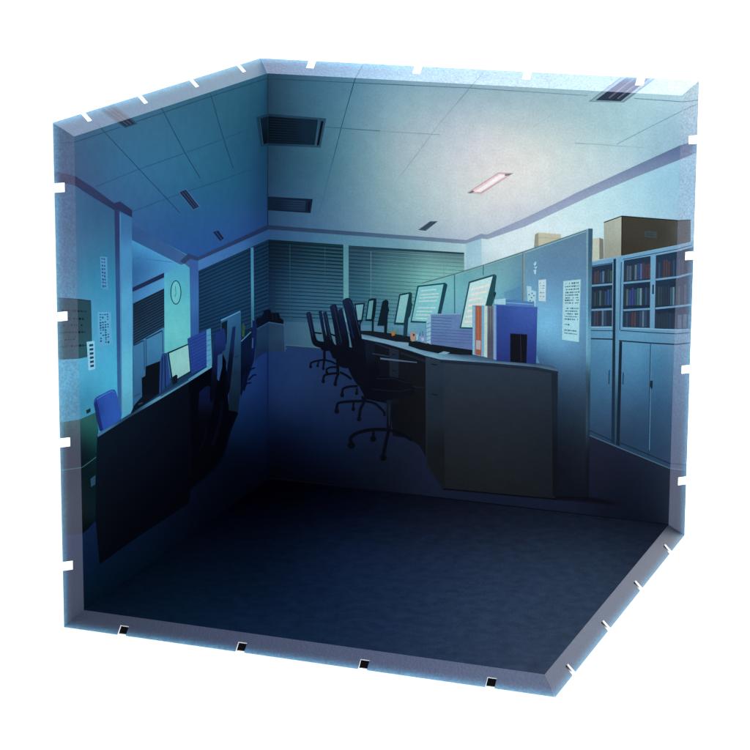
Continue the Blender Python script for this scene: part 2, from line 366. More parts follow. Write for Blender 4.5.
# notices
def notice(panel, label, q, col, rows, tcol, **k):
    m = mot(panel, 'printed_notice', label); m.poly(q, col); text_lines(m, q, rows, tcol, **k); return m
m = mot(PL, 'printed_notice', 'narrow pale notice printed highest on the near wall'); q = [(100, 256.5), (107, 257.2), (108, 290), (101.4, 288.4)]
m.poly(q, (72, 138, 182)); m.many([sub(q, .15 + .32 * i + random.uniform(0, .05), .04 + .105 * j, .4 + .3 * i, .04 + .105 * j + random.uniform(.04, .08)) for i in range(2) for j in range(9)], (34, 72, 116))
m = mot(PL, 'printed_notice', 'wide pale notice printed beside the pillar'); q = [(97.5, 312), (110.8, 312), (112.2, 344.4), (98.3, 347.6)]
m.poly(q, (80, 158, 200)); m.many([sub(q, .14 + .18 * i, .05 + .075 * j + random.uniform(0, .02), .14 + .18 * i + .12, .05 + .075 * j + random.uniform(.03, .06)) for i in range(4) for j in range(12) if random.random() < .8], (28, 68, 104))
m = mot(PL, 'printed_sign', 'grey green sign with rows of writing printed onto the rim'); q = [(56.4, 297.6), (91, 300.4), (91.6, 356.6), (57.4, 360)]
q2 = [(50, 297), (76.7, 298.7), (91, 300.4), (92, 343), (87, 357), (78, 358.8), (50, 360.2)]
m.poly(q2, [(60, 330, (40, 62, 66)), (85, 310, (30, 66, 80)), (85, 350, (34, 78, 92))]).stroke([(50, 297.6), (76.7, 299.2), (91, 300.9)], .9, (26, 40, 70))
q = [(56.4, 297.6), (88, 300.2), (88, 357), (57.4, 360)]
text_lines(m, q, [.2, .33, .44, .56, .68, .79], (10, 24, 36), u0=.04, u1=.95, h=.03, dense=.85)
m = mot(PL, 'printed_notice', 'small white notice printed at the sign corner'); q = [(86.6, 341.8), (94.4, 340.8), (95.2, 369), (88.4, 370.6)]
m.poly(q, (128, 190, 216)); m.many([sub(q, .3, .1 + .145 * j, .82, .15 + .145 * j + .03) for j in range(6)], (22, 60, 90))
# filing cabinet and blue chair
m = mot(PL, 'printed_filing_cabinet', 'dark green cabinet printed at the near edge')
m.poly([(40, 423), (60, 422.5), (79.6, 419.5), (95.4, 412.4), (98.5, 430), (97, 519.5), (87, 530), (82, 534), (61, 536), (40, 536.5)], [(64, 440, (34, 50, 54)), (64, 520, (28, 34, 38)), (90, 425, (30, 86, 84)), (92, 445, (10, 50, 54)), (84, 450, (4, 28, 34)), (90, 500, (4, 24, 30)), (84, 525, (2, 8, 14)), (94, 515, (4, 22, 34))])
m.stroke([(40, 472), (60, 470.4), (81.7, 467.6), (86, 464.6), (96, 457)], .8, (46, 92, 98)).poly([(90.4, 479), (95.4, 475), (95.2, 484.4), (91, 487)], (34, 68, 92))
m.poly([(86, 410.4), (90.4, 408), (90.6, 411.6), (86.8, 414)], (18, 42, 44))
m = mot(PL, 'printed_desk_chair', 'bright blue chair back printed behind the left desk')
m.poly(curve([(93.6, 404), (95.4, 398), (103, 393.6), (111.6, 389.6), (115.8, 391.6), (118.6, 404), (121, 418), (108, 430), (101, 432), (97.6, 422), (93.6, 404)], 4), [(97, 410, (24, 48, 118)), (108, 400, (40, 84, 176)), (112, 415, (44, 94, 186)), (104, 425, (34, 74, 164))])
m.poly([(94.2, 404), (96.6, 400), (103, 430), (99.6, 431), (96.4, 420)], (20, 40, 104)).stroke([(96.8, 399), (103.6, 394.8), (111.4, 391.2), (114.6, 392.6)], .7, (66, 116, 200))
# left desk
m = mot(PL, 'printed_desk', 'long black fronted desk printed along the left wall')
for wd_, cc in ((5, (1, 9, 30)), (2.6, (0, 5, 19))): m.stroke(curve([(236, 412), (228, 432), (223.6, 450), (217, 464), (205, 476), (190, 487.6)], 5), wd_, cc)
m.poly([(188, 382), (211, 364), (225, 352), (228.4, 408), (236.4, 412.6), (232, 422), (226.6, 434), (224, 450), (217, 464), (205, 476), (190, 488), (189, 500), (185, 500)], (0, 1, 9))
m.poly(curve([(199, 392), (207, 386), (213, 392), (212, 410), (206, 424), (200, 430), (198, 412), (199, 392)], 4), [(206, 390, (10, 20, 58)), (204, 425, (0, 2, 12))]); m.stroke(curve([(206, 424), (204, 440), (198, 452)], 4), 2.4, (1, 5, 20)); m.stroke(curve([(222, 402), (219, 424), (212, 446)], 4), 3, (2, 7, 26)); m.stroke([(189.4, 392), (189.8, 478)], 1, (3, 9, 26))
m.poly([(97, 435.6), (130, 416.2), (160, 398.6), (188.2, 381), (188.6, 503), (140, 535), (99.6, 563.6), (95.6, 520)], [(110, 450, (3, 14, 30)), (150, 430, (3, 12, 28)), (180, 410, (2, 9, 22)), (120, 500, (1, 6, 18)), (160, 480, (0, 4, 16)), (105, 545, (0, 4, 14))])
m.poly([(97, 434), (130, 413.6), (160, 395.6), (188, 379), (211.4, 364), (211.6, 367.2), (188, 382.2), (160, 399), (130, 416.6), (97.4, 437)], [(100, 434, (60, 110, 150)), (130, 415, (30, 60, 90)), (160, 397, (84, 150, 182)), (185, 383, (70, 130, 170)), (205, 370, (96, 170, 205))])
m.stroke([(160, 396.4), (188, 379.6)], .8, (16, 34, 54))
m = mot(PL, 'printed_monitor', 'black monitor back printed against the low cupboards')
m.poly([(141.4, 377.8), (145, 376), (145.4, 366.4), (160.2, 360.8), (158.6, 393.6), (142, 404)], (4, 12, 22)).poly([(134, 405), (142.6, 395.6), (150, 394), (157, 394.8), (130, 414.4)], (6, 18, 32))
m.strokes([[(134, 396.6), (140, 393)], [(138, 404.4), (142, 402.6)]], .8, (40, 80, 104))
m = mot(PL, 'printed_folder_row', 'upright blue folders printed behind the lit screen')
m.poly([(159.6, 362), (162, 353.4), (167, 352.8), (170.4, 382), (158.8, 393.6)], (32, 66, 128)); m.strokes([[(162, 357), (161, 391)], [(164.4, 356), (165, 388)]], .9, (14, 28, 56)); m.stroke([(167.2, 353), (170, 378)], 1, (60, 112, 168))
m = mot(PL, 'printed_monitor', 'lit pale screen printed on the left desk')
m.poly([(167, 352.4), (188.6, 343.2), (190.8, 371.6), (171.6, 383)], (14, 44, 62)).poly([(168.6, 353.4), (187.6, 345), (189.6, 371), (172.6, 381)], [(175, 355, (130, 200, 200)), (182, 360, (150, 212, 206)), (178, 375, (136, 198, 198))]).poly([(172, 377), (175.4, 374.6), (177, 375), (177, 382.4), (172.4, 385)], (8, 22, 36))
m = mot(PL, 'printed_paper_stack', 'blue edged paper stack printed beside the left screen')
q = [(187, 338.6), (206.4, 329.6), (206.4, 366), (191, 374)]; m.poly(q, [(190, 345, (34, 68, 140)), (200, 350, (40, 76, 164)), (202, 362, (32, 62, 150))])
m.many([ribbon([quadpt(q, .02, v), quadpt(q, .98, v)], .6) for v in [.1 + .09 * i for i in range(10)]], (26, 50, 120))
m.poly([(206, 329.8), (210.2, 328.2), (211.6, 364.6), (206.2, 367.4)], (82, 158, 198)); m.strokes([[(206.4, 336 + 5 * i), (210, 334.4 + 5 * i)] for i in range(6)], .7, (50, 112, 166))
m = mot(PL, 'printed_shelf_unit', 'tall pale cabinet end printed behind the second left chair')
m.poly([(220.6, 320.4), (240.4, 311), (240.8, 341), (241, 385), (237.6, 412.4), (228.4, 410), (229, 370), (221, 350)], [(232, 318, (46, 104, 150)), (236, 335, (42, 92, 136)), (237, 355, (32, 66, 102)), (236, 380, (24, 48, 74)), (233, 405, (16, 34, 50))])
m.poly([(221, 323), (227, 320), (226.4, 343), (222, 349)], (8, 28, 42)).stroke([(220.6, 320.4), (240, 311.2)], 1.2, (84, 158, 204)); m.strokes([[(234, 357.6), (238.4, 355.6)], [(233, 374), (237.6, 372)], [(232, 391), (237, 389.2)]], .8, (20, 42, 66))
m = mot(PL, 'printed_desk_chair', 'dark blue chair printed in front of the tall cabinet')
m.poly(curve([(214.4, 333), (219, 330.2), (224.2, 329.6), (225, 349), (219.4, 354), (217, 384), (211, 402), (209.6, 390), (213, 355), (214.4, 333)], 4), [(219, 338, (26, 50, 116)), (216, 360, (14, 28, 76)), (212, 385, (2, 6, 22)), (210, 398, (0, 1, 10))])
m.poly([(217.2, 355.4), (222, 353), (221.6, 366.8), (218.4, 381), (216.6, 379)], (42, 82, 134))
m = mot(PL, 'printed_desk_chair', 'thin dark chair printed against the tall cabinet')
m.poly([(232, 327), (235.2, 326), (233, 355), (229.4, 389), (225.8, 400), (223, 398), (229, 352)], [(233, 332, (18, 42, 92)), (228, 375, (4, 10, 32)), (226, 395, (0, 2, 12))])
m = mot(PL, 'printed_plant', 'tiny green plant printed on the far left desk')
m.poly([(241.4, 325.6), (243, 323.6), (244.6, 325.8), (244, 337), (241.8, 337)], (52, 92, 58)); m.many([ribbon([(242.6, 331), (215 + 0 * i + 26, 318 + 3 * i)], .7) for i in range(1)], (24, 60, 66))
m = mot(PL, 'printed_desk', 'small far dark desk printed by the corner on the left')
m.poly([(240.6, 341.6), (250.8, 331.6), (252.4, 350), (250, 366), (246, 377), (240.4, 396)], [(246, 345, (10, 26, 62)), (243, 385, (3, 8, 30))]).stroke([(240.8, 341.4), (250.6, 331.8)], 1, (78, 146, 186))
m = mot(PL, 'printed_sideboard', 'left end of the low sideboard that wraps the corner')
m.poly([(256.4, 329), (268.4, 322.2), (268.4, 350.6), (261, 354.4), (255, 361)], [(258, 340, (30, 62, 100)), (266, 335, (36, 70, 106)), (262, 352, (24, 48, 84))]).stroke([(256.4, 329), (268.4, 322.4)], .9, (54, 92, 146))
m.poly([(255, 319), (262, 316), (263.6, 310.6), (268.4, 309), (268.4, 321.8), (257, 328)], (8, 20, 44))
m = mot(PL, 'printed_desk_chair', 'farthest dark chair printed by the sideboard on the left')
m.poly([(252, 320), (256, 321.6), (255.4, 344), (253.6, 360), (249, 374), (244, 386), (241, 396), (242, 378), (249, 362), (252, 345)], [(254, 330, (18, 36, 94)), (247, 375, (8, 18, 58))])
m.stroke([(252.4, 338), (252, 348)], 1.4, (54, 98, 150)); m.strokes([[(246, 374), (251, 369), (254.6, 367.6)], [(248, 380), (253, 375), (256, 374.6)], [(243, 388), (247, 383), (251, 382.6)]], 1.3, (6, 14, 42)); m.stroke([(248, 364), (246, 378), (243, 390)], 3, (6, 14, 42))
leftm = K; K = []

# ================================================================== RIGHT WALL
m = Motif(PR, 'printed_right_wall')
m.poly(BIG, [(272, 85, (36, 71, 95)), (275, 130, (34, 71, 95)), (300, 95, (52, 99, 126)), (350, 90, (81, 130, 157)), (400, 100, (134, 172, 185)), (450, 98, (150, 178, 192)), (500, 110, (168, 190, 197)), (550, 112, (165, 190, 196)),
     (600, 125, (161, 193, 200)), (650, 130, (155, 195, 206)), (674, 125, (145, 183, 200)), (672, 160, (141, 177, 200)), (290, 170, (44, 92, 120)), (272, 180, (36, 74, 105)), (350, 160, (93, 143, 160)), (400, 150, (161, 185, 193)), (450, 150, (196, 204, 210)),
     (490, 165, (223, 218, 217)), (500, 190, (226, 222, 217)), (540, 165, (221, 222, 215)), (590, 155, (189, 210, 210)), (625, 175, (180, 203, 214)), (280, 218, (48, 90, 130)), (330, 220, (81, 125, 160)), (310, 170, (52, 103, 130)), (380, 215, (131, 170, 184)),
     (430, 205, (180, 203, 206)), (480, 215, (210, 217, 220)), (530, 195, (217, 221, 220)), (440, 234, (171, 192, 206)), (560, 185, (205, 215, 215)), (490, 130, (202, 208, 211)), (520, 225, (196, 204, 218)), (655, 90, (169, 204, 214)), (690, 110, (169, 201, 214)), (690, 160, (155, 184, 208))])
for l in ([(268.6, 78.6), (360, 83), (470, 88), (588, 95.6)], [(634, 98.4), (683, 101.8), (698, 100.2)]): m.stroke(l, .8, [(268, 79, (30, 66, 90)), (360, 83, (50, 98, 124)), (470, 88, (92, 132, 152)), (560, 94, (112, 150, 166)), (660, 100, (96, 142, 160))], 8)
m.stroke([(363, 64.5), (355, 79), (343, 121), (319, 214)], .8, [(355, 79, (30, 70, 96)), (343, 121, (40, 88, 116)), (325, 200, (62, 112, 146))], 6)
m.stroke([(486, 70), (473, 84), (440, 123), (414, 158), (388, 192)], .8, [(473, 84, (112, 146, 160)), (440, 123, (156, 176, 186)), (390, 190, (150, 178, 186))], 6)
m.stroke([(600, 84), (589, 91), (533, 127)], .6, (160, 186, 192))
m.stroke([(617, 144), (650, 127), (683, 110.4), (698, 103.6)], .7, (112, 154, 170))
for l in ([(326, 127), (380, 131)], [(380, 131), (440, 134.6)], [(575, 143), (672, 149.4)], [(275, 125.4), (300, 126)]): m.stroke(l, .6, (128, 164, 178) if l[0][0] > 350 else (48, 100, 128))
m.stroke([(590, 143.6), (674, 149.6)], .6, (160, 188, 196))
# wall under the cornice, then the floor part of this print
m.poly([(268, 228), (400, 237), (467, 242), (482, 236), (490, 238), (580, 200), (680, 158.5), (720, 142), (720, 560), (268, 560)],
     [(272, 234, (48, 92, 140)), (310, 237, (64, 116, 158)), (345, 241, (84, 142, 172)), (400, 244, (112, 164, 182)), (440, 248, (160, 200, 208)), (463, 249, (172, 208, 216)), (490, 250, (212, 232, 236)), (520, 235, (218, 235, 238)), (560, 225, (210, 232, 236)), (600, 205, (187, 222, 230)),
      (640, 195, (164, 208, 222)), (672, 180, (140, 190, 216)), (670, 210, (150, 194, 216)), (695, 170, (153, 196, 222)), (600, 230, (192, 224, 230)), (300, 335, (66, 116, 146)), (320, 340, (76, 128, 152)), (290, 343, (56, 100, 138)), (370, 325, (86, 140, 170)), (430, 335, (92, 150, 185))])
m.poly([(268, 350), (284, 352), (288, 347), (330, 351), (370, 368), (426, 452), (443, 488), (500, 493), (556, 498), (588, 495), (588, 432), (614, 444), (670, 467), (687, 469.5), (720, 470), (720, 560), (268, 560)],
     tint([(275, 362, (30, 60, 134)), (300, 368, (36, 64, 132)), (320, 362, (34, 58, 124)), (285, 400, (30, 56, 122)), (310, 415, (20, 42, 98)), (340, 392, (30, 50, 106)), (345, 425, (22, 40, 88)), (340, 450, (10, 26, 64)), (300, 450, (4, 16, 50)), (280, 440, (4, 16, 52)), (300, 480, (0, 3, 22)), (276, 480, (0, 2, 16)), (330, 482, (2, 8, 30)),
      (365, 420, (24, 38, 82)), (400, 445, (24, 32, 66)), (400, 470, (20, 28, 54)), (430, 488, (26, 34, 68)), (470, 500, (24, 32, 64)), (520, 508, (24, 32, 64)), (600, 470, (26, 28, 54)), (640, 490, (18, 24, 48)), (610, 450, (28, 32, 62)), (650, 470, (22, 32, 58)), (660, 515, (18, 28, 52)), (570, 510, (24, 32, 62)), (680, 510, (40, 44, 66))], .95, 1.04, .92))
m.stroke([(286, 346.6), (332, 350.6)], 2.4, (38, 66, 112)).stroke([(286, 345), (332, 349)], .6, (84, 130, 160))
m.poly([(552, 494.6), (587, 496), (605, 498.6), (620, 502), (624, 505.4), (614, 507), (600, 504.4), (570, 501), (553, 500)], (17, 20, 38)).poly([(552, 495.6), (587, 497), (605, 500), (616, 503), (612, 504.6), (600, 502.6), (570, 499.4), (553, 498.6)], (12, 14, 28))
m.stroke([(268.3, 477.6), (668.8, 524.6)], 1.1, (8, 12, 26)).stroke([(668.6, 525), (684.6, 535)], 1.2, (20, 30, 56)).stroke([(268, 74), (260.6, 57.6)], .8, (70, 110, 130))
right = m
m = mot(PR, 'printed_cornice', 'lilac cornice strip printed along the right wall')
m.poly([(268.2, 225.2), (400, 235), (466.7, 240), (480.8, 233.8), (487, 234.6), (525, 218), (561.7, 200.4), (575, 193.4), (640, 163.6), (680, 145.4), (696, 140.4), (712, 134), (712, 146), (697, 152.6), (680, 159.6), (640, 175.4), (592, 195.4), (525, 226.6), (488, 239.2), (481.6, 238.6), (466.7, 244), (400, 239), (268.2, 229.4)],
     [(272, 227, (36, 56, 92)), (330, 231, (52, 80, 114)), (400, 237, (88, 116, 148)), (460, 241, (122, 144, 170)), (500, 232, (152, 166, 192)), (560, 205, (150, 162, 190)), (610, 182, (130, 148, 178)), (660, 160, (104, 124, 160)), (678, 152, (88, 108, 150)), (694, 146, (112, 126, 160))])
# ceiling fittings
m = mot(PR, 'printed_air_conditioner', 'large dark ceiling cassette unit printed at the corner')
m.poly([(268.2, 113.7), (326.2, 118.4), (320.6, 147.6), (268.2, 145.3)], [(270, 130, (16, 44, 66)), (300, 120, (30, 66, 90)), (322, 135, (36, 78, 102))])
m.poly([(268.2, 116.4), (318, 119.8), (314.6, 145), (268.2, 143)], [(270, 130, (2, 12, 24)), (285, 135, (4, 22, 40)), (310, 130, (12, 40, 62))])
m.many([ribbon([(269, 119 + 2.5 * i), (315.4 - .35 * i, 121.8 + 2.4 * i)], .5) for i in range(10)], (14, 38, 58))
m.poly([(321.2, 121), (323.6, 121.2), (319, 145.4), (316.8, 145.2)], (4, 14, 28)).stroke([(319, 119.8), (315.6, 146)], 1, (46, 90, 114))
m = mot(PR, 'printed_air_conditioner', 'smaller dark ceiling unit printed below the large one')
m.poly([(266, 196.4), (312.8, 199), (310.6, 213), (268.2, 210.2)], (16, 32, 56)).poly([(268.2, 198.8), (306, 200.8), (305, 211), (268.2, 208.8)], [(275, 203, (14, 34, 62)), (300, 206, (28, 58, 88))])
m.many([ribbon([(269, 201 + 2.3 * i), (305, 202.8 + 2.3 * i)], .5) for i in range(4)], (12, 28, 52)); m.stroke([(309.6, 201.6), (308.4, 211)], 1.2, (6, 16, 34))
m = mot(PR, 'printed_air_vent', 'small grey slotted vent printed left of the lit lamp')
m.poly([(418, 230), (430.2, 221.2), (438.4, 221.2), (425.8, 231)], (72, 96, 116)).strokes([[(421.4, 229.4), (432, 222)], [(423.6, 229.6), (435, 222)]], .9, (40, 60, 82)); m.stroke([(417.6, 230.4), (426, 231.2), (438.6, 221.2)], .5, (200, 216, 218))
m = mot(PR, 'printed_ceiling_lamp', 'lit white lamp printed in the bright ceiling glow')
m.poly([(466.6, 193), (498.4, 172.4), (513.4, 173), (481.8, 193.6)], (206, 172, 172)).poly([(470.2, 192), (498.8, 173.6), (510, 174.2), (480.6, 192.4)], (244, 208, 208)).poly([(474.6, 191.6), (500, 174.6), (506, 175), (480.6, 191.8)], (255, 244, 248))
m.poly([(468, 193), (472.4, 190.4), (474.6, 191.4), (471, 193.2)], (110, 108, 128)); m.poly([(505, 174), (513, 173.4), (508.6, 175.6), (504.6, 176)], (130, 120, 138))
m = mot(PR, 'printed_ceiling_lamp', 'unlit lamp printed across the top rim at right')
m.poly([(588.6, 101.6), (622, 76), (657, 77.4), (624, 102.4)], (104, 132, 146)).poly([(591, 101), (623.4, 76), (655, 77.4), (622.6, 101.6)], (128, 160, 172))
m.poly([(595.6, 100.2), (628, 76), (651, 77), (620.8, 101.2)], (40, 54, 78)); m.many([ribbon(l, 1.5) for l in ([(609, 98), (636, 77)], [(617.6, 98.6), (645, 77.6)])], (98, 96, 112)); m.stroke([(613, 100.6), (640.6, 78)], .7, (22, 34, 54))
m = mot(PR, 'printed_pillar', 'pale pillar printed right of the far blinds')
m.poly([(466, 243.6), (481.4, 238.6), (481.6, 266), (466.4, 271)], [(468, 250, (150, 198, 214)), (478, 255, (172, 212, 226))])
# far blinds
m = mot(PR, 'printed_window_blind', 'dark blind printed right of the corner')
BL = [(268.2, 239.4), (343.4, 244.6), (343.6, 323.6), (268.2, 321)]
m.poly(BL, [(272, 245, (12, 36, 54)), (300, 246, (18, 48, 66)), (335, 250, (26, 64, 80)), (272, 280, (20, 52, 84)), (300, 280, (38, 86, 116)), (335, 275, (46, 98, 120)), (300, 305, (48, 102, 138)), (335, 305, (56, 116, 146)), (275, 310, (28, 66, 102)), (320, 320, (58, 116, 148))])
m.many([ribbon([quadpt(BL, .004, v), quadpt(BL, .996, v + .004)], [.8, 1.1]) for v in [i / 22 + .03 for i in range(21)]], field([(272, 250, (8, 24, 40)), (335, 250, (12, 38, 52)), (300, 300, (24, 60, 86)), (340, 310, (30, 72, 98))]), 8)
m.many([ribbon([quadpt(BL, .1, v), quadpt(BL, .99, v + .004)], [.3, .7]) for v in [i / 22 + .055 for i in range(20)]], field([(272, 250, (16, 44, 64)), (335, 260, (46, 96, 116)), (300, 300, (50, 104, 136)), (340, 310, (66, 124, 150))]), 8)
m.many([ribbon([(x, 243 + (x - 268) * .07), (x + .2, 322)], .4) for x in (290, 325)], (48, 96, 120))
m = mot(PR, 'printed_window_blind', 'greenish lit blind printed behind the screens')
BL = [(348.4, 245.4), (464.2, 252.6), (464.4, 332), (348.6, 324)]
m.poly(BL, [(352, 250, (38, 74, 98)), (400, 255, (62, 104, 116)), (455, 256, (88, 130, 134)), (355, 275, (42, 92, 116)), (390, 270, (76, 132, 142)), (430, 272, (124, 190, 184)), (455, 265, (116, 174, 172)), (360, 300, (50, 108, 134)), (400, 290, (88, 152, 158)), (420, 282, (120, 196, 188)), (436, 278, (124, 194, 186)), (380, 315, (74, 136, 158)), (410, 315, (94, 168, 184))])
m.many([ribbon([quadpt(BL, .003, v), quadpt(BL, .997, v + .003)], [.9, .7]) for v in [i / 21 + .035 for i in range(20)]], field([(352, 255, (24, 54, 74)), (455, 256, (78, 120, 126)), (400, 280, (66, 124, 132)), (440, 275, (108, 170, 168)), (360, 310, (40, 92, 118))]), 8)
m.many([ribbon([quadpt(BL, .003, v), quadpt(BL, .997, v + .003)], [.4, .5]) for v in [i / 21 + .06 for i in range(19)]], field([(352, 255, (52, 96, 118)), (455, 256, (110, 154, 154)), (400, 280, (100, 160, 162)), (440, 275, (144, 206, 200)), (360, 310, (72, 138, 160))]), 8)
m.poly([(348.4, 245.4), (464.2, 252.6), (464.2, 254.2), (348.4, 248)], (34, 66, 84)); m.many([ribbon([(x, 250 + (x - 350) * .06), (x, 320)], .4) for x in (371, 444)], (110, 160, 160))
m = mot(PR, 'printed_window_mullion', 'pale post printed between the two blinds')
m.poly([(343.4, 243.8), (348.6, 244.4), (348.8, 322), (343.8, 322)], [(346, 248, (84, 146, 166)), (346, 275, (96, 164, 176)), (346, 300, (104, 176, 184))])
# sideboard
m = mot(PR, 'printed_sideboard', 'low blue sideboard with dark objects printed at the corner')
m.poly([(268.2, 322), (284.4, 324.6), (285.4, 352.6), (268.2, 350.6)], [(270, 330, (38, 70, 108)), (280, 335, (48, 86, 120)), (278, 348, (36, 64, 98))]).stroke([(268.2, 322.2), (284.4, 324.8)], 1, (64, 104, 150)).stroke([(284, 325), (285, 352)], .7, (60, 100, 150))
m.poly([(268.2, 308.8), (270.6, 310), (271.4, 313), (279, 312.8), (280.4, 318), (283.6, 320), (283.6, 324), (268.2, 321.6)], (7, 18, 36)); m.strokes([[(272.6, 314), (273, 320)], [(276, 314), (276.4, 320)]], .8, (18, 34, 62))
# cabinets
m = mot(PR, 'printed_bookcase', 'blue glazed bookcase with books printed over doors at the right edge')
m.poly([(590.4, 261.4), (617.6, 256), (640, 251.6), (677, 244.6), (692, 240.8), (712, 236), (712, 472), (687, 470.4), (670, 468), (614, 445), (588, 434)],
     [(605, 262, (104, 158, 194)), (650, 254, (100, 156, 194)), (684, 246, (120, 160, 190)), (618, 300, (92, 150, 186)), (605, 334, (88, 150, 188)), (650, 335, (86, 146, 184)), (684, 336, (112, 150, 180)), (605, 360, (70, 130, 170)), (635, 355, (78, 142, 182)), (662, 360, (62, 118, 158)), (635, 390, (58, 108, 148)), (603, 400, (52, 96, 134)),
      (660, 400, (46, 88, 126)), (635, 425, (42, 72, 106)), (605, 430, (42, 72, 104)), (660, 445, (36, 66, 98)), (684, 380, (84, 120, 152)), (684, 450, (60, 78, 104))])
m.stroke([(590.4, 261.8), (617.6, 256.4), (677, 245), (692, 241.2), (712, 236.2)], 1.2, (134, 184, 212)).stroke([(592, 266), (613, 262.6)], .8, (40, 72, 100)).stroke([(623, 259.4), (677, 249.2), (692, 245)], .8, (44, 78, 108))
G1 = [(591.6, 266.8), (612.6, 263.4), (612, 326.4), (590.6, 326.4)]; G2 = [(624, 260.4), (650.6, 256), (649.8, 327.8), (622.6, 327)]; G3 = [(656, 255.4), (677.6, 251.4), (677, 329), (654.6, 328.6)]; G4 = [(677.6, 251.4), (694, 246.8), (692, 328.4), (677, 329)]
for g in (G1, G2, G3, G4): m.poly(g, [(g[0][0] + 4, 270, (28, 52, 78)), (g[1][0] - 4, 300, (22, 40, 62)), (g[0][0] + 8, 325, (28, 46, 70))])
def books(g, v0, v1, cols):
    ps, cs = [], []
    n = len(cols)
    for i, c in enumerate(cols):
        if c is None: continue
        t = random.uniform(0, .035); ps.append(sub(g, (i + .12) / n, v0 + t, (i + .9) / n, v1)); cs.append(c)
    m.many(ps, tuple(tuple(.6 * a_ + .4 * b_ for a_, b_ in zip(c, (44, 62, 84))) for c in cs))
g_, b_, r_, v_, t_, l_, n_ = (46, 72, 72), (44, 78, 118), (92, 54, 56), (56, 70, 160), (74, 130, 150), (112, 140, 166), (34, 48, 66)
books(G1, .08, .29, [n_, (96, 66, 62), r_, b_, l_, n_, g_, (60, 100, 70)]); books(G1, .4, .66, [n_, g_, n_, (70, 116, 110), n_, b_, (52, 84, 160), b_]); books(G1, .73, .99, [n_, b_, r_, n_, l_, b_, n_, n_])
books(G2, .08, .31, [n_, (84, 100, 120), (92, 108, 126), n_, l_, b_, (88, 112, 204), r_, r_, (104, 58, 50)]); books(G2, .42, .68, [n_, (84, 124, 108), v_, v_, b_, (70, 128, 124), (128, 186, 204), n_, b_, n_]); books(G2, .75, .99, [n_, b_, n_, r_, (96, 62, 60), n_, b_, l_, b_, n_])
books(G3, .08, .33, [n_, b_, n_, r_, (92, 58, 48), r_, n_, b_, n_]); books(G3, .42, .69, [n_, g_, (38, 66, 76), n_, n_, n_, (60, 100, 128), (116, 168, 182), n_]); books(G3, .78, .99, [n_, n_, n_, n_, n_, (32, 56, 88), n_, n_])
books(G4, .1, .34, [b_, (76, 62, 60), n_, (86, 70, 66), b_]); books(G4, .44, .7, [(64, 90, 84), n_, (70, 88, 110), n_, b_]); books(G4, .8, .99, [(90, 116, 142), (96, 120, 144), (84, 108, 136)])
for l in ([(591, 285.8), (612.8, 284)], [(591, 310), (612.4, 309)], [(623.6, 283), (650.6, 280.6)], [(623.4, 310.2), (650.2, 308.8)], [(655.8, 279.6), (677.4, 277), (693, 273)], [(655.4, 308.4), (677, 306.4), (693, 304.4)]): m.stroke(l, 1.9, (98, 150, 186))
m.stroke([(591, 327.2), (612, 327)], 1, (130, 184, 212)); m.stroke([(622.6, 328), (650, 328.8), (676, 330), (692, 329.2)], 1, (124, 178, 208))
m.stroke([(590, 330.4), (613.6, 330.8)], .8, (30, 56, 82)); m.stroke([(620.4, 330.4), (650, 332.4), (676, 333.8), (692, 332.4)], .8, (34, 60, 86))
m.stroke([(590, 338.6), (613, 339.2)], 1.3, (24, 46, 70)); m.stroke([(619, 340.6), (650, 343), (676, 344.4), (692, 342.6)], 1.3, (24, 46, 70))
m.poly([(613.6, 259), (616, 258.6), (614.6, 443.6), (611.4, 442.4)], (24, 44, 66)); m.stroke([(617.6, 257), (616.4, 442)], 2.2, [(617, 270, (110, 166, 200)), (617, 340, (84, 144, 178)), (616, 430, (44, 76, 104))])
m.poly([(619.4, 341.4), (622.2, 341.6), (619.6, 446), (616.2, 444.6)], (20, 36, 54)); m.stroke([(621.4, 262), (619.8, 330)], .8, (44, 74, 104))
m.stroke([(650.6, 344), (648.6, 456)], .8, (30, 56, 84)); m.stroke([(651.4, 345), (649.4, 450)], .5, (90, 150, 186))
m.poly([(650.6, 380.4), (652.8, 380.8), (652.6, 388), (651.2, 389.4), (650.2, 386)], (20, 36, 52)); m.strokes([[(609.4, 370), (609, 384)], [(623.4, 372.6), (623, 384.4)]], .9, (26, 50, 74))
m.poly([(652.4, 284.6), (654, 284.6), (653.8, 294), (652.2, 294)], (24, 44, 66))
m.stroke([(589, 430), (612, 440.4)], .8, (24, 44, 64)); m.stroke([(618, 441.6), (670, 463.4), (690, 465.2)], 1, (24, 44, 62)); m.stroke([(588, 434.6), (614, 445.4), (670, 468.4), (690, 470.6)], 1, (70, 104, 132))
# boxes on the cabinets
m = mot(PR, 'printed_cardboard_box', 'large dark box with pale side printed on top of the bookcase')
m.poly([(604, 222.4), (622.2, 216), (621.6, 255.6), (604.2, 258.8)], [(608, 230, (160, 168, 152)), (618, 225, (174, 180, 164)), (612, 252, (148, 152, 136))])
m.poly([(622, 216), (677.6, 220.4), (690.6, 220), (690.6, 241.6), (677, 245), (621.4, 255.8)], [(630, 225, (60, 58, 48)), (660, 235, (56, 55, 48)), (630, 250, (54, 50, 40)), (684, 232, (80, 80, 74))]).stroke([(604, 222.4), (622, 216), (677.6, 220.4), (690.6, 220)], .9, (16, 26, 30)).stroke([(622, 216.4), (621.6, 255)], .8, (24, 26, 24))
m.poly([(644.6, 231), (657, 232), (657, 238), (644.6, 236.6)], (58, 70, 72)); m.strokes([[(646, 233), (655, 233.8)], [(646, 235), (655, 236)]], .6, (40, 48, 50))
m = mot(PR, 'printed_cardboard_box', 'small pale boxes printed between partition and dark box')
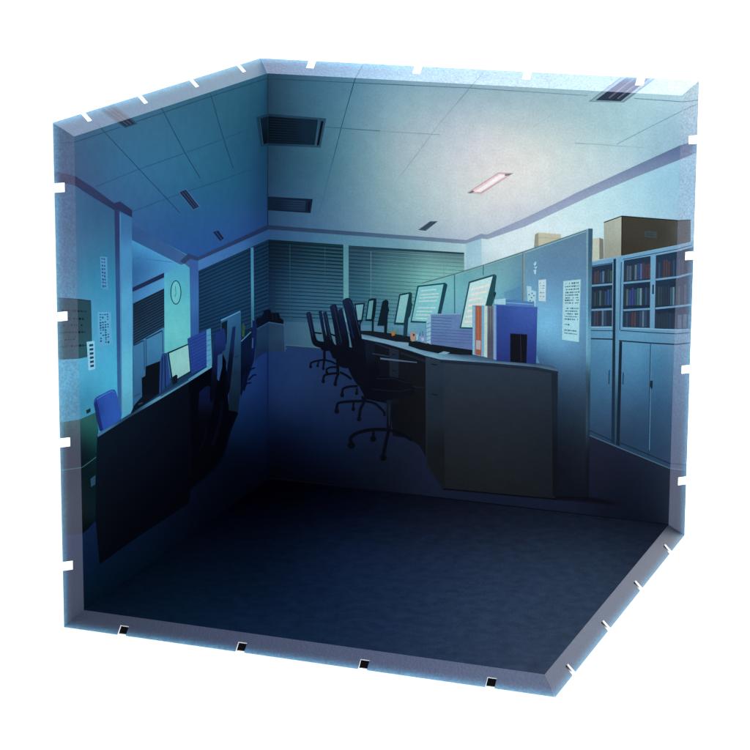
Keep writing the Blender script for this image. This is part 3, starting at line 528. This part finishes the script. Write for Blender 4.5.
m.poly([(592.6, 238.8), (599.4, 237.6), (599.4, 260), (592.6, 261)], (188, 194, 176)).poly([(599.4, 237.6), (603.4, 239.2), (603.8, 258.6), (599.4, 259.4)], (122, 122, 108))
m = mot(PR, 'printed_cardboard_box', 'tan box printed peeking over the partition')
m.poly([(534, 248), (535, 234.2), (538.4, 232.4), (561, 234.2), (561, 240)], (196, 192, 166)).poly([(534, 248), (535, 234.2), (538.4, 232.4), (538.6, 246.4)], (152, 150, 130)).stroke([(535, 234.2), (538.4, 232.6), (561, 234.4)], .7, (212, 206, 184)).stroke([(538.4, 237.6), (561, 238.4)], .5, (172, 168, 144))
# partition
m = mot(PR, 'printed_partition', 'long blue grey office partition printed down the right wall')
m.poly([(422, 283), (454, 274), (483.4, 265), (524, 251.2), (587, 229.4), (587, 400), (560, 420), (430, 352), (405, 330)],
     [(430, 290, (124, 204, 204)), (450, 285, (116, 194, 198)), (465, 278, (104, 176, 186)), (480, 285, (118, 186, 194)), (500, 268, (112, 168, 180)), (515, 262, (104, 156, 174)), (510, 285, (104, 168, 186)), (500, 295, (110, 180, 200)), (515, 297, (84, 146, 186)), (425, 335, (96, 160, 195)), (450, 330, (96, 160, 200))])
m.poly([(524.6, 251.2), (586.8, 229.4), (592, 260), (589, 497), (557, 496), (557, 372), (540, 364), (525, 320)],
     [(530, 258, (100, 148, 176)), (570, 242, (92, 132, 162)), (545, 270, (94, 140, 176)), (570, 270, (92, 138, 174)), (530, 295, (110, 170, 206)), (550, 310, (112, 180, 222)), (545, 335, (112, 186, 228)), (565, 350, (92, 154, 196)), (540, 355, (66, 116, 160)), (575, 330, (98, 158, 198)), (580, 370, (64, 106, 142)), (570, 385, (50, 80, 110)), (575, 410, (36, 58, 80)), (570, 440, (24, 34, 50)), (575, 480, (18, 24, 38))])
m.stroke([(422, 283.2), (454, 274.2), (483.4, 265.2), (524, 251.6), (587, 229.8)], 1.1, (92, 132, 138)).stroke([(424, 284.4), (454, 275.6), (524, 253), (586, 231.4)], .6, (150, 196, 200))
m.poly([(522.6, 252), (525, 251.4), (525, 302), (522.6, 302)], (106, 128, 134)).stroke([(524.2, 252), (524.2, 302)], .5, (170, 190, 190)); m.stroke([(454.6, 274.4), (454.8, 314)], 1.1, (66, 124, 132)); m.stroke([(483.4, 265.4), (483.4, 275)], 1.1, (76, 128, 136))
m.poly([(586.4, 229.4), (588.6, 228.6), (588, 496), (585.6, 496)], [(587, 240, (116, 156, 178)), (587, 330, (110, 176, 208)), (586, 400, (46, 74, 96)), (586, 480, (16, 22, 32))])
m.poly([(588.4, 228.4), (592.8, 228.6), (591, 330), (588.6, 497), (587.6, 497)], [(590, 240, (54, 92, 116)), (590, 300, (66, 116, 146)), (590, 340, (96, 160, 190)), (589, 400, (36, 62, 82)), (588, 480, (14, 20, 30))])
m.poly([(516, 288), (521, 286), (521, 298), (505, 298.4), (504, 292)], [(515, 292, (78, 136, 180)), (505, 296, (100, 164, 192))])
m = mot(PR, 'printed_ornament', 'pale hanging tag printed on the partition')
m.many([[(533.6, 264), (535, 262), (536.4, 261.4), (536.2, 264), (535, 266)], [(534, 267), (537.4, 266.4), (536, 269)], [(533.6, 270), (536.4, 269.6), (536, 274), (534.6, 274.2)]], (172, 216, 236))
m = notice(PR, 'small pale note printed beside the blue file box', [(538.6, 280), (546.2, 279.2), (545.8, 301.4), (538.7, 300.8)], (190, 220, 228), [.15, .28, .4, .6, .78], (70, 100, 120), u0=.15, u1=.85, h=.05, dense=.6)
m = mot(PR, 'printed_notice', 'pair of tiny notes printed behind the blue file box')
m.poly([(526.8, 286), (531.4, 286.4), (531.6, 290), (536.2, 291.4), (535.4, 307), (528, 304)], (164, 212, 226)); m.many([[(x, y), (x + 1.3, y), (x + 1.3, y + 1.2), (x, y + 1.2)] for x, y in ((528.6, 294), (531, 297), (533.4, 295), (529.6, 300), (532.6, 301), (531.6, 292.6))], (70, 110, 140))
m = mot(PR, 'printed_notice', 'tall white page of writing printed near the partition end')
q = [(563.4, 281), (581.4, 279.2), (579.4, 342), (562, 339.6)]; m.poly(q, [(570, 290, (166, 214, 222)), (570, 330, (164, 220, 234))]); m.poly([(580.6, 279.3), (581.4, 279.2), (579.4, 342), (578.8, 341.9)], (120, 170, 190))
text_lines(m, q, [.05, .1, .15, .2, .245, .29, .33, .375, .465, .51, .555, .6, .645, .735, .83, .88], (52, 92, 116), u0=.12, u1=.92, h=.022, dense=.9, short=(13,))
# right desk
m = mot(PR, 'printed_desk', 'long grey fronted desk with pale top printed at right')
m.poly([(352, 335), (361, 337), (426, 356), (430, 464), (420, 446), (408, 438), (393, 436), (390, 404), (366, 399), (352, 372)], [(375, 350, (12, 20, 34)), (400, 365, (17, 22, 32)), (415, 400, (17, 20, 27)), (420, 440, (16, 20, 28)), (370, 385, (7, 12, 26)), (396, 425, (12, 16, 26))])
m.poly([(389.2, 347), (399, 350), (398.6, 379), (389.6, 377)], [(394, 352, (30, 46, 66)), (394, 374, (26, 36, 50))]); m.strokes([[(392, 354), (396, 355)], [(392, 370), (396, 371)]], .8, (14, 22, 34)); m.poly([(369.6, 341), (375, 342.6), (374, 372), (369, 370)], (18, 28, 46))
m.stroke([(380.4, 358.4), (398, 360.4), (417, 362.4)], [1.8, 1.6, .8], (84, 112, 142)); m.poly([(390, 380), (399, 381), (399, 404), (390.6, 403)], [(394, 384, (24, 34, 46)), (394, 402, (15, 20, 29))]); m.stroke([(369.6, 353), (389, 356.4)], 1.2, (40, 58, 84)); m.stroke([(401, 385), (425, 388)], 1, (26, 36, 54)); m.strokes([[(400.6, 352.8), (425.6, 361.2)]], 2.2, (28, 38, 54)); m.stroke([(375.4, 343.4), (389, 348)], 1.6, (30, 44, 66))
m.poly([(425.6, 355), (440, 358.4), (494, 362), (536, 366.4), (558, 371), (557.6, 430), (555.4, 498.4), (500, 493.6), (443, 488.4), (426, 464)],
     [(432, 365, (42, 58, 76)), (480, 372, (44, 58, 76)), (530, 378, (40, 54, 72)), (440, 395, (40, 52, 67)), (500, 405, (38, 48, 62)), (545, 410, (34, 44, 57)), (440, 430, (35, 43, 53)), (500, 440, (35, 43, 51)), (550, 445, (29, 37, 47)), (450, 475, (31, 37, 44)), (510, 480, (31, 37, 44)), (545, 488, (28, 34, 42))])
m.poly([(428.4, 360), (443.6, 364), (445, 486), (443, 488), (427, 464)], [(435, 370, (38, 56, 76)), (436, 400, (32, 46, 62)), (438, 460, (24, 30, 36))]); m.strokes([[(431.6, 364), (437, 365)], [(432, 394), (438, 395)]], 1.2, (18, 28, 40))
m.stroke([(443, 488.6), (500, 494), (556, 499)], 1.4, (12, 14, 20)); m.poly([(551.6, 372), (557.8, 372.4), (557, 497), (553, 496)], [(555, 380, (26, 38, 54)), (555, 480, (16, 20, 28))])
m.poly([(361, 334), (381, 335.6), (409, 341), (440, 349.6), (473, 353.6), (494, 357.6), (536, 362.6), (553, 366), (558.6, 369.4), (558.4, 371.2), (536, 367), (494, 363.2), (440, 359.4), (425, 355.6), (409, 350.2), (385, 343.4), (361, 338.4)],
     [(365, 336, (96, 148, 176)), (385, 340, (110, 160, 186)), (410, 347, (114, 166, 196)), (430, 352, (100, 148, 180)), (442, 356, (120, 174, 202)), (465, 358, (80, 118, 150)), (490, 360, (66, 98, 130)), (530, 364, (60, 88, 118)), (552, 368, (60, 92, 124))])
m.stroke([(361, 338.8), (385, 343.8), (409, 350.6), (425, 356), (440, 359.8), (494, 363.6), (536, 367.4), (558.4, 371.8)], 1, (30, 44, 64)); m.stroke([(440, 361.6), (494, 365.4), (536, 369.2), (558, 373.6)], 1.8, (30, 42, 60))
m = mot(PR, 'printed_keyboard_row', 'dark keyboards printed along the right desk top')
m.poly([(360, 330.6), (371, 330.8), (386, 332.6), (400, 334.6), (411, 336.6), (410, 342.4), (396, 341.4), (381, 338.4), (370, 335.6), (361, 334)], (20, 32, 44)).poly([(408.4, 340.6), (425, 342), (445, 346), (473, 349.4), (473, 355), (460, 354.6), (450, 353.8), (440, 353.6), (420, 349.6), (408.6, 345.6)], (18, 28, 38)); m.poly([(438, 353.6), (444, 351.2), (450, 352.4), (446, 354.4)], (130, 178, 205)); m.poly([(381.4, 338.4), (396, 341.6), (409, 343), (408, 347), (394, 345.4)], (122, 172, 200))
# screens
def lines(m, q, rows, col, h=.035):
    m.many([sub(q, .12, v, random.uniform(.72, .92), v + h) for v in rows], col)
m = mot(PR, 'printed_monitor', 'smallest far lit screen printed nearest the chair backs')
m.poly([(354.6, 303.4), (365.2, 302.6), (362.6, 321), (360.8, 323.6), (361, 331), (359.4, 331), (359.4, 322), (357, 321.6)], (12, 40, 54)).poly([(356, 305), (363.6, 304.2), (361.4, 319.4), (358, 320)], (110, 172, 186))
m = mot(PR, 'printed_monitor', 'narrow far lit screen printed second from the chairs')
m.poly([(368.6, 299.6), (372, 298.2), (376.4, 298.4), (376.6, 303), (375.2, 315), (374, 320.6), (373.8, 333), (371.8, 333), (372, 321), (365.4, 320.6)], (10, 34, 48)).poly([(369.4, 301), (373.6, 300.2), (371.4, 319), (366.8, 319)], (94, 164, 176))
m = mot(PR, 'printed_monitor', 'black unlit screen printed in the middle of the row')
m.poly([(382.6, 301.2), (386, 299.4), (388.6, 301), (388.4, 307), (389.4, 309.4), (388, 315), (387, 334), (384.2, 334), (384.4, 325.6), (377.4, 325.6)], (10, 32, 46))
m = mot(PR, 'printed_monitor', 'tilted lit screen printed left of the big cyan screen')
m.poly([(399.4, 294.2), (410.4, 292), (412.2, 293.2), (411.6, 302), (412.6, 304), (410.4, 315.6), (408.6, 318), (407.2, 336), (403.4, 336), (404, 325), (394, 324.4)], (22, 62, 78)).poly([(400.6, 295.6), (409, 293.8), (403.8, 322.6), (395.8, 322.4)], [(404, 300, (134, 208, 210)), (400, 318, (126, 202, 208))])
lines(m, [(400.6, 295.6), (409, 293.8), (403.8, 322.6), (395.8, 322.4)], [.2, .3, .42, .6, .7], (160, 196, 204), .03)
m = mot(PR, 'printed_monitor', 'big cyan lit screen printed with lines of writing')
m.poly([(417.6, 285.6), (445.4, 282.6), (447.6, 284.6), (441, 315), (434, 323), (410.6, 322.4)], (22, 78, 96)); q = [(418.8, 287), (443.6, 284.2), (436, 322), (412, 320.6)]; m.poly(q, [(430, 290, (130, 212, 216)), (420, 315, (124, 208, 214)), (438, 305, (130, 212, 218))])
lines(m, q, [.1, .22, .31, .41, .6, .7, .8, .9], (192, 228, 226), .04); m.poly([(444.4, 284), (447.4, 284.6), (441, 314), (438.4, 314)], (24, 74, 90))
m = mot(PR, 'printed_monitor', 'nearest white lit screen printed behind the binders')
m.poly([(469, 281.6), (494.2, 274), (496.8, 275.4), (495, 291), (496.4, 293), (495, 297.6), (492, 306), (487, 309), (480, 329.4), (459.8, 328.4)], (34, 88, 98)); q = [(470.2, 283), (492.8, 276.2), (480, 327.6), (461.4, 327)]; m.poly(q, [(485, 283, (190, 232, 232)), (470, 310, (184, 230, 230)), (478, 295, (196, 236, 236))])
lines(m, q, [.14, .26, .38, .5, .62, .74, .86], (246, 232, 218), .045); m.poly([(493.4, 276), (496.6, 275.6), (491.6, 305.6), (486.4, 306)], (30, 78, 88)); m.poly([(494, 292), (496.2, 293), (495, 296.4), (493.4, 296)], (20, 56, 66))
# things on the right desk
m = mot(PR, 'printed_plant', 'tiny plant with orange flower printed on the desk')
m.strokes([[(393, 332.6), (387.6, 329.6)], [(393.6, 332), (392.6, 327.4)], [(394, 332.4), (398.6, 329.4)], [(394.6, 333), (400, 332)]], .9, (84, 150, 96)); m.poly([(391.4, 332), (394.6, 331.6), (395.2, 335), (392, 336)], (196, 116, 52))
m = mot(PR, 'printed_figurine', 'tiny tan figurine printed on the desk')
m.poly([(410.6, 333), (413, 331.4), (415, 332.4), (416, 336), (415, 341), (412, 341.4), (410.4, 338)], (188, 148, 128)).poly([(413, 333.4), (415, 334), (414.6, 336), (413, 336)], (90, 50, 44)); m.poly([(416.4, 334), (418.4, 334.6), (418, 340), (416.2, 340)], (150, 205, 220))
m = mot(PR, 'printed_cup_group', 'pale cups and clutter printed beside the paper stack')
m.poly([(419, 337), (421, 335), (424.4, 335.6), (427, 337), (427.4, 343.6), (420, 341.6)], (126, 158, 204)); m.strokes([[(420, 336), (420.4, 332)], [(423, 336), (422.6, 331)]], .7, (74, 110, 150)); m.poly([(421.4, 337.6), (424, 337.6), (424, 341), (421.6, 340.6)], (172, 196, 226))
m = mot(PR, 'printed_paper_stack', 'thick lilac paper stack printed in front of the partition')
m.poly([(426.4, 322), (428, 317), (431.6, 313.6), (431.6, 344.4), (427, 342.6)], (150, 206, 226)); q = [(431.2, 313.8), (461.4, 313.2), (459.6, 328.8), (473.4, 329.8), (473.4, 350), (430.8, 344)]
m.poly(q, [(435, 318, (102, 148, 192)), (450, 325, (102, 138, 192)), (465, 340, (94, 122, 180)), (440, 340, (92, 122, 180))]); m.many([ribbon([(431.6, y), (452 if y < 328 else 473, y + (1.2 if y < 328 else 2.4))], .7) for y in [317 + 3 * i for i in range(9)]], (78, 104, 168)); m.stroke([(431.2, 314.2), (461, 313.8)], 1, (130, 180, 210)); m.strokes([[(426.6, 324 + 4.2 * i), (431, 322.6 + 4.2 * i)] for i in range(5)], .8, (96, 150, 190))
m = mot(PR, 'printed_binder', 'white binder with an orange spine printed on the desk')
m.poly([(472.6, 305), (486, 305.6), (486, 357), (472.6, 354.4)], (118, 178, 216)).poly([(475.6, 305.6), (481.8, 306), (481.6, 355.6), (475.4, 354.4)], (172, 96, 72)).poly([(476.4, 340), (481, 340.4), (480.8, 349.6), (476.2, 349)], (188, 172, 178)); m.stroke([(478.4, 307), (478.2, 339)], 1, (188, 112, 84)); m.stroke([(474, 306), (473.8, 354)], .8, (150, 205, 232))
m = mot(PR, 'printed_binder', 'grey binder with a cream spine printed beside the blue box')
m.poly([(484.4, 305.6), (487.8, 305.8), (487.6, 357.6), (484.2, 356.6)], (192, 220, 208)).poly([(487.6, 305.8), (493.8, 306.2), (493.8, 358.8), (487.4, 357.6)], [(490, 315, (112, 116, 124)), (491, 345, (86, 88, 108))]); m.strokes([[(489.6, 308), (489.4, 356)], [(491.8, 308), (491.6, 356)]], .6, (70, 74, 92)); m.poly([(493.6, 306), (496.2, 304.6), (496.2, 360), (493.6, 359)], (128, 168, 212))
m = mot(PR, 'printed_file_box', 'royal blue file box with a dark opening printed on the desk')
m.poly([(496, 304.2), (537.6, 306.6), (536.2, 364), (496, 360.6)], [(505, 312, (50, 82, 166)), (525, 318, (56, 90, 178)), (503, 335, (44, 72, 156)), (532, 335, (46, 74, 158)), (503, 355, (40, 58, 138)), (532, 358, (38, 54, 132))]).stroke([(496.4, 305), (496.4, 360)], .8, (92, 130, 210)).stroke([(496, 304.6), (537.4, 307)], .8, (86, 124, 204))
m.poly([(510.4, 333.4), (527.4, 334.4), (526.6, 363), (510.4, 361.6)], (13, 17, 29)); m.stroke([(520.6, 335), (521.4, 362)], .6, (40, 44, 60)); m.stroke([(510.4, 333.4), (527.4, 334.4)], .6, (30, 40, 90))
m = mot(PR, 'printed_paper_stack', 'loose papers printed on top of the blue file box')
m.poly([(494.4, 299.4), (505.8, 298.2), (505.8, 304.6), (494.6, 304)], (164, 212, 232)).poly([(505.8, 299.6), (515, 299.8), (534.4, 302), (534.6, 306.2), (505.8, 304.6)], (78, 130, 190)); m.strokes([[(506, 302.4), (534, 304.4)]], .8, (120, 172, 218))
# chairs in front of the right desk
NV, NV2, BK = (15, 30, 58), (23, 42, 78), (7, 13, 28)
def chair(label, back, hi, seat, strokes=(), casters=(), col=NV, arm=None):
    m = mot(PR, 'printed_desk_chair', label)
    m.poly(curve(list(back) + [back[0]], 4), [(back[0][0], back[0][1], NV2), (back[len(back) // 2][0], back[len(back) // 2][1], BK), (back[1][0], back[1][1] + 12, col)])
    if hi: m.stroke(hi, .7, (32, 54, 92))
    if seat: m.poly(curve(list(seat) + [seat[0]], 4), BK)
    for s_, wd in strokes: m.stroke(curve(s_, 5), wd, BK)
    for x, y, r in casters: m.ell(x, y, r * .9, r, BK, 12)
    if arm: m.stroke(curve(arm, 4), 1.5, BK)
    return m
chair('farthest chair printed at the end of the row', [(306, 313.4), (308.4, 311.8), (311.2, 313.4), (313.6, 326), (316.6, 338.6), (320, 341.2), (325, 342.6), (325, 348), (318.6, 347.4), (312.6, 343.4), (309.6, 330)], [(308.2, 313.6), (313, 336)], [(318, 341), (330, 343), (332, 350), (322, 350)],
      [([(324.4, 348), (324.6, 360)], 2.6), ([(324.6, 359.6), (316, 361), (311.2, 363), (310.6, 366)], 1.8), ([(325, 360), (331, 361.4), (336, 364)], 1.8), ([(324.4, 360), (323.4, 367)], 2), ([(319, 361), (318, 364)], 1.6)], [(310.8, 366.6, 1.7), (317.8, 365.6, 1.5), (323.4, 368.4, 1.6)], arm=[(314.6, 332.6), (322, 333.4)])
chair('second chair from the far end of the printed row', [(318.6, 311.8), (320.4, 310.6), (322, 312), (326, 334), (332, 345), (333, 350), (326, 349), (323, 336)], None, None, col=(16, 30, 70))
chair('third chair from the far end of the printed row', [(323.2, 313), (325, 311.6), (327, 313), (330, 328), (334, 343), (341, 348), (340, 356), (330, 352), (326, 330)], [(325.2, 314), (331, 340)], [(330, 344), (344, 348), (345, 358), (333, 358)], [([(337.6, 358), (338, 375)], 3)], arm=[(331, 334), (337, 336.4)])
chair('fourth chair from the far end with its castors showing', [(329.8, 306.6), (332.4, 304.6), (335.4, 304.2), (337, 306.6), (340.6, 322), (344, 343), (342, 352), (337, 348), (334, 328)], [(334, 306), (341.6, 342)], [(336, 345), (350, 347), (354, 362), (348, 368), (338, 364)],
      [([(338.8, 373), (331, 373.6), (324.6, 375.4), (323.4, 380)], 2.2), ([(338.6, 373), (336.6, 378), (335.4, 383)], 2.4), ([(340, 372), (346, 375), (351.6, 379)], 2.2), ([(337, 367), (331, 367.2), (327, 369), (326.6, 372)], 1.8)], [(323.4, 381.2, 2), (335.4, 384, 2), (327, 372.4, 1.5)])
chair('fifth chair from the far end printed behind the tall back', [(338.4, 310), (340.4, 308.8), (342.6, 310), (346.4, 326), (349.6, 345), (346, 352), (343, 345), (341, 330)], None, [(342, 346), (356, 350), (364, 372), (360, 386), (350, 372)], [([(358, 386), (350, 386.4), (343.4, 388.6), (342.4, 394)], 2.2), ([(357, 388), (357, 392)], 1.8)], [(342.4, 395, 2.2), (356.8, 393, 1.8)], col=(12, 24, 60))
m = chair('tall backed chair printed nearest the middle of the row', [(342.4, 301), (345, 298.6), (348.6, 297.8), (351.6, 299.8), (353.6, 305), (357.4, 318), (361.6, 335), (363.4, 352), (366, 368), (360, 372), (355, 360), (350.4, 338), (346.4, 318)], [(349, 300), (352.6, 306), (360.4, 336)], [(352, 352), (366, 354), (376, 363), (379, 376), (372, 389), (360, 387)],
      [([(364, 396), (364, 402)], 5), ([(362, 401), (350, 401.4), (338.6, 403), (336.8, 409)], 2.6), ([(364.4, 401.6), (360.6, 409), (359.2, 418)], 2.8), ([(366, 401), (376, 404), (385, 413)], 2.4), ([(353.6, 402), (353.4, 408)], 2)], [(336.8, 411, 2.7), (359.2, 419, 2.4), (353.4, 409, 2.1), (385, 414, 2.2)])
m.stroke([(344.6, 302), (350, 322), (353.6, 338)], 1, (22, 40, 92)); m.many([[(348, 331.6), (349.6, 331), (350, 333.6), (348.4, 334)]], (64, 92, 140))
m = mot(PR, 'printed_desk_chair', 'nearest dark chair printed tucked under the right desk')
m.poly(curve([(367, 382), (376, 377), (394, 377), (408, 382), (414, 388), (411, 394), (396, 398), (376, 400), (364, 393), (367, 382)], 4), [(380, 380, (6, 11, 25)), (406, 390, (12, 16, 26))]); m.stroke([(372, 389), (398, 391.4), (412, 389)], 1, (18, 26, 40)); m.stroke([(374, 378.6), (394, 378.4), (408, 383)], .8, (20, 30, 48)); m.poly(curve([(365, 340), (369.6, 342), (374, 362), (377, 378), (371, 381), (367, 366), (365, 340)], 4), [(367, 345, (16, 28, 52)), (373, 376, (6, 11, 25))]); m.poly([(386.6, 400), (391.6, 400), (391, 430), (386.8, 430)], [(389, 405, (20, 30, 48)), (389, 428, (10, 14, 28))]); m.stroke([(389.6, 405), (389.4, 426)], .8, (34, 48, 72))
for s_, wd in (([(388, 429.4), (372, 429.4), (358, 432.6), (351.4, 437), (351, 442)], 3.2), ([(389, 430), (386.6, 440), (383.6, 454)], 3.2), ([(390, 430), (400, 433), (412, 440)], 2.4), ([(374, 430), (373.4, 437)], 2.6)): m.stroke(curve(s_, 5), wd, (7, 10, 24))
for x, y, r in ((351.6, 445, 3.6), (383.4, 457.4, 3.2), (373.4, 438.6, 3)): m.ell(x, y, r, r, (6, 9, 22), 14)
m.stroke([(386, 404), (386.4, 428)], .5, (30, 44, 76))
rightm = K; K = []

# ================================================================== FLOOR
m = Motif(PF, 'printed_floor')
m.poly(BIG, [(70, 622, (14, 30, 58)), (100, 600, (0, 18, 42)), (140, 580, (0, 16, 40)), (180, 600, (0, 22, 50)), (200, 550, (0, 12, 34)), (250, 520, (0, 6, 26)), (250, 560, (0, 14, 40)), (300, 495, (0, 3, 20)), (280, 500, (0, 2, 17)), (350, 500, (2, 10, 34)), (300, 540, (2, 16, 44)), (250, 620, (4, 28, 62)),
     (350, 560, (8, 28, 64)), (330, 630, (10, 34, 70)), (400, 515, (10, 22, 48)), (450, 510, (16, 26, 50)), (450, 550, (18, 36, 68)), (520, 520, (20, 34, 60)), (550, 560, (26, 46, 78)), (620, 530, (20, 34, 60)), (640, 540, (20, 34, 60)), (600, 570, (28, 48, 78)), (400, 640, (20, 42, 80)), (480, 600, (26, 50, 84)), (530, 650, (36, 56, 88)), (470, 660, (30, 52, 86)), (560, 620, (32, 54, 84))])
floor = m

def assemble(base, motifs, panel, main, label):
    o = base.build(box, substrate(panel, main)); o['label'] = label; o.location = (0, 0, A * S)
    for q in motifs: q.build(o)
def slot_shade_board():                          # added under the floor sheet; black stands in for shade behind the rim's slots
    x0, x1, y0, y1, z0, z1 = 0, BW + A * .25, -BD - A * .12, -.004, -A * .97, -TH - .006
    v = [(x * S, (y - (A * (.6 if z == z0 else .04) if y == y0 else 0)) * S, z * S) for z in (z0, z1) for x, y in ((x0, y0), (x1, y0), (x1, y1), (x0, y1))]
    me = bpy.data.meshes.new('slot_shade_board'); me.from_pydata(v, [], [(3, 2, 1, 0), (4, 5, 6, 7), (0, 1, 5, 4), (1, 2, 6, 5), (2, 3, 7, 6), (3, 0, 4, 7)])
    me.materials.append(M_SLOT_SHADE); o = bpy.data.objects.new('slot_shade_board', me); C.objects.link(o); o.parent = box; o.location = (0, 0, A * S)
slot_shade_board()
t = TH
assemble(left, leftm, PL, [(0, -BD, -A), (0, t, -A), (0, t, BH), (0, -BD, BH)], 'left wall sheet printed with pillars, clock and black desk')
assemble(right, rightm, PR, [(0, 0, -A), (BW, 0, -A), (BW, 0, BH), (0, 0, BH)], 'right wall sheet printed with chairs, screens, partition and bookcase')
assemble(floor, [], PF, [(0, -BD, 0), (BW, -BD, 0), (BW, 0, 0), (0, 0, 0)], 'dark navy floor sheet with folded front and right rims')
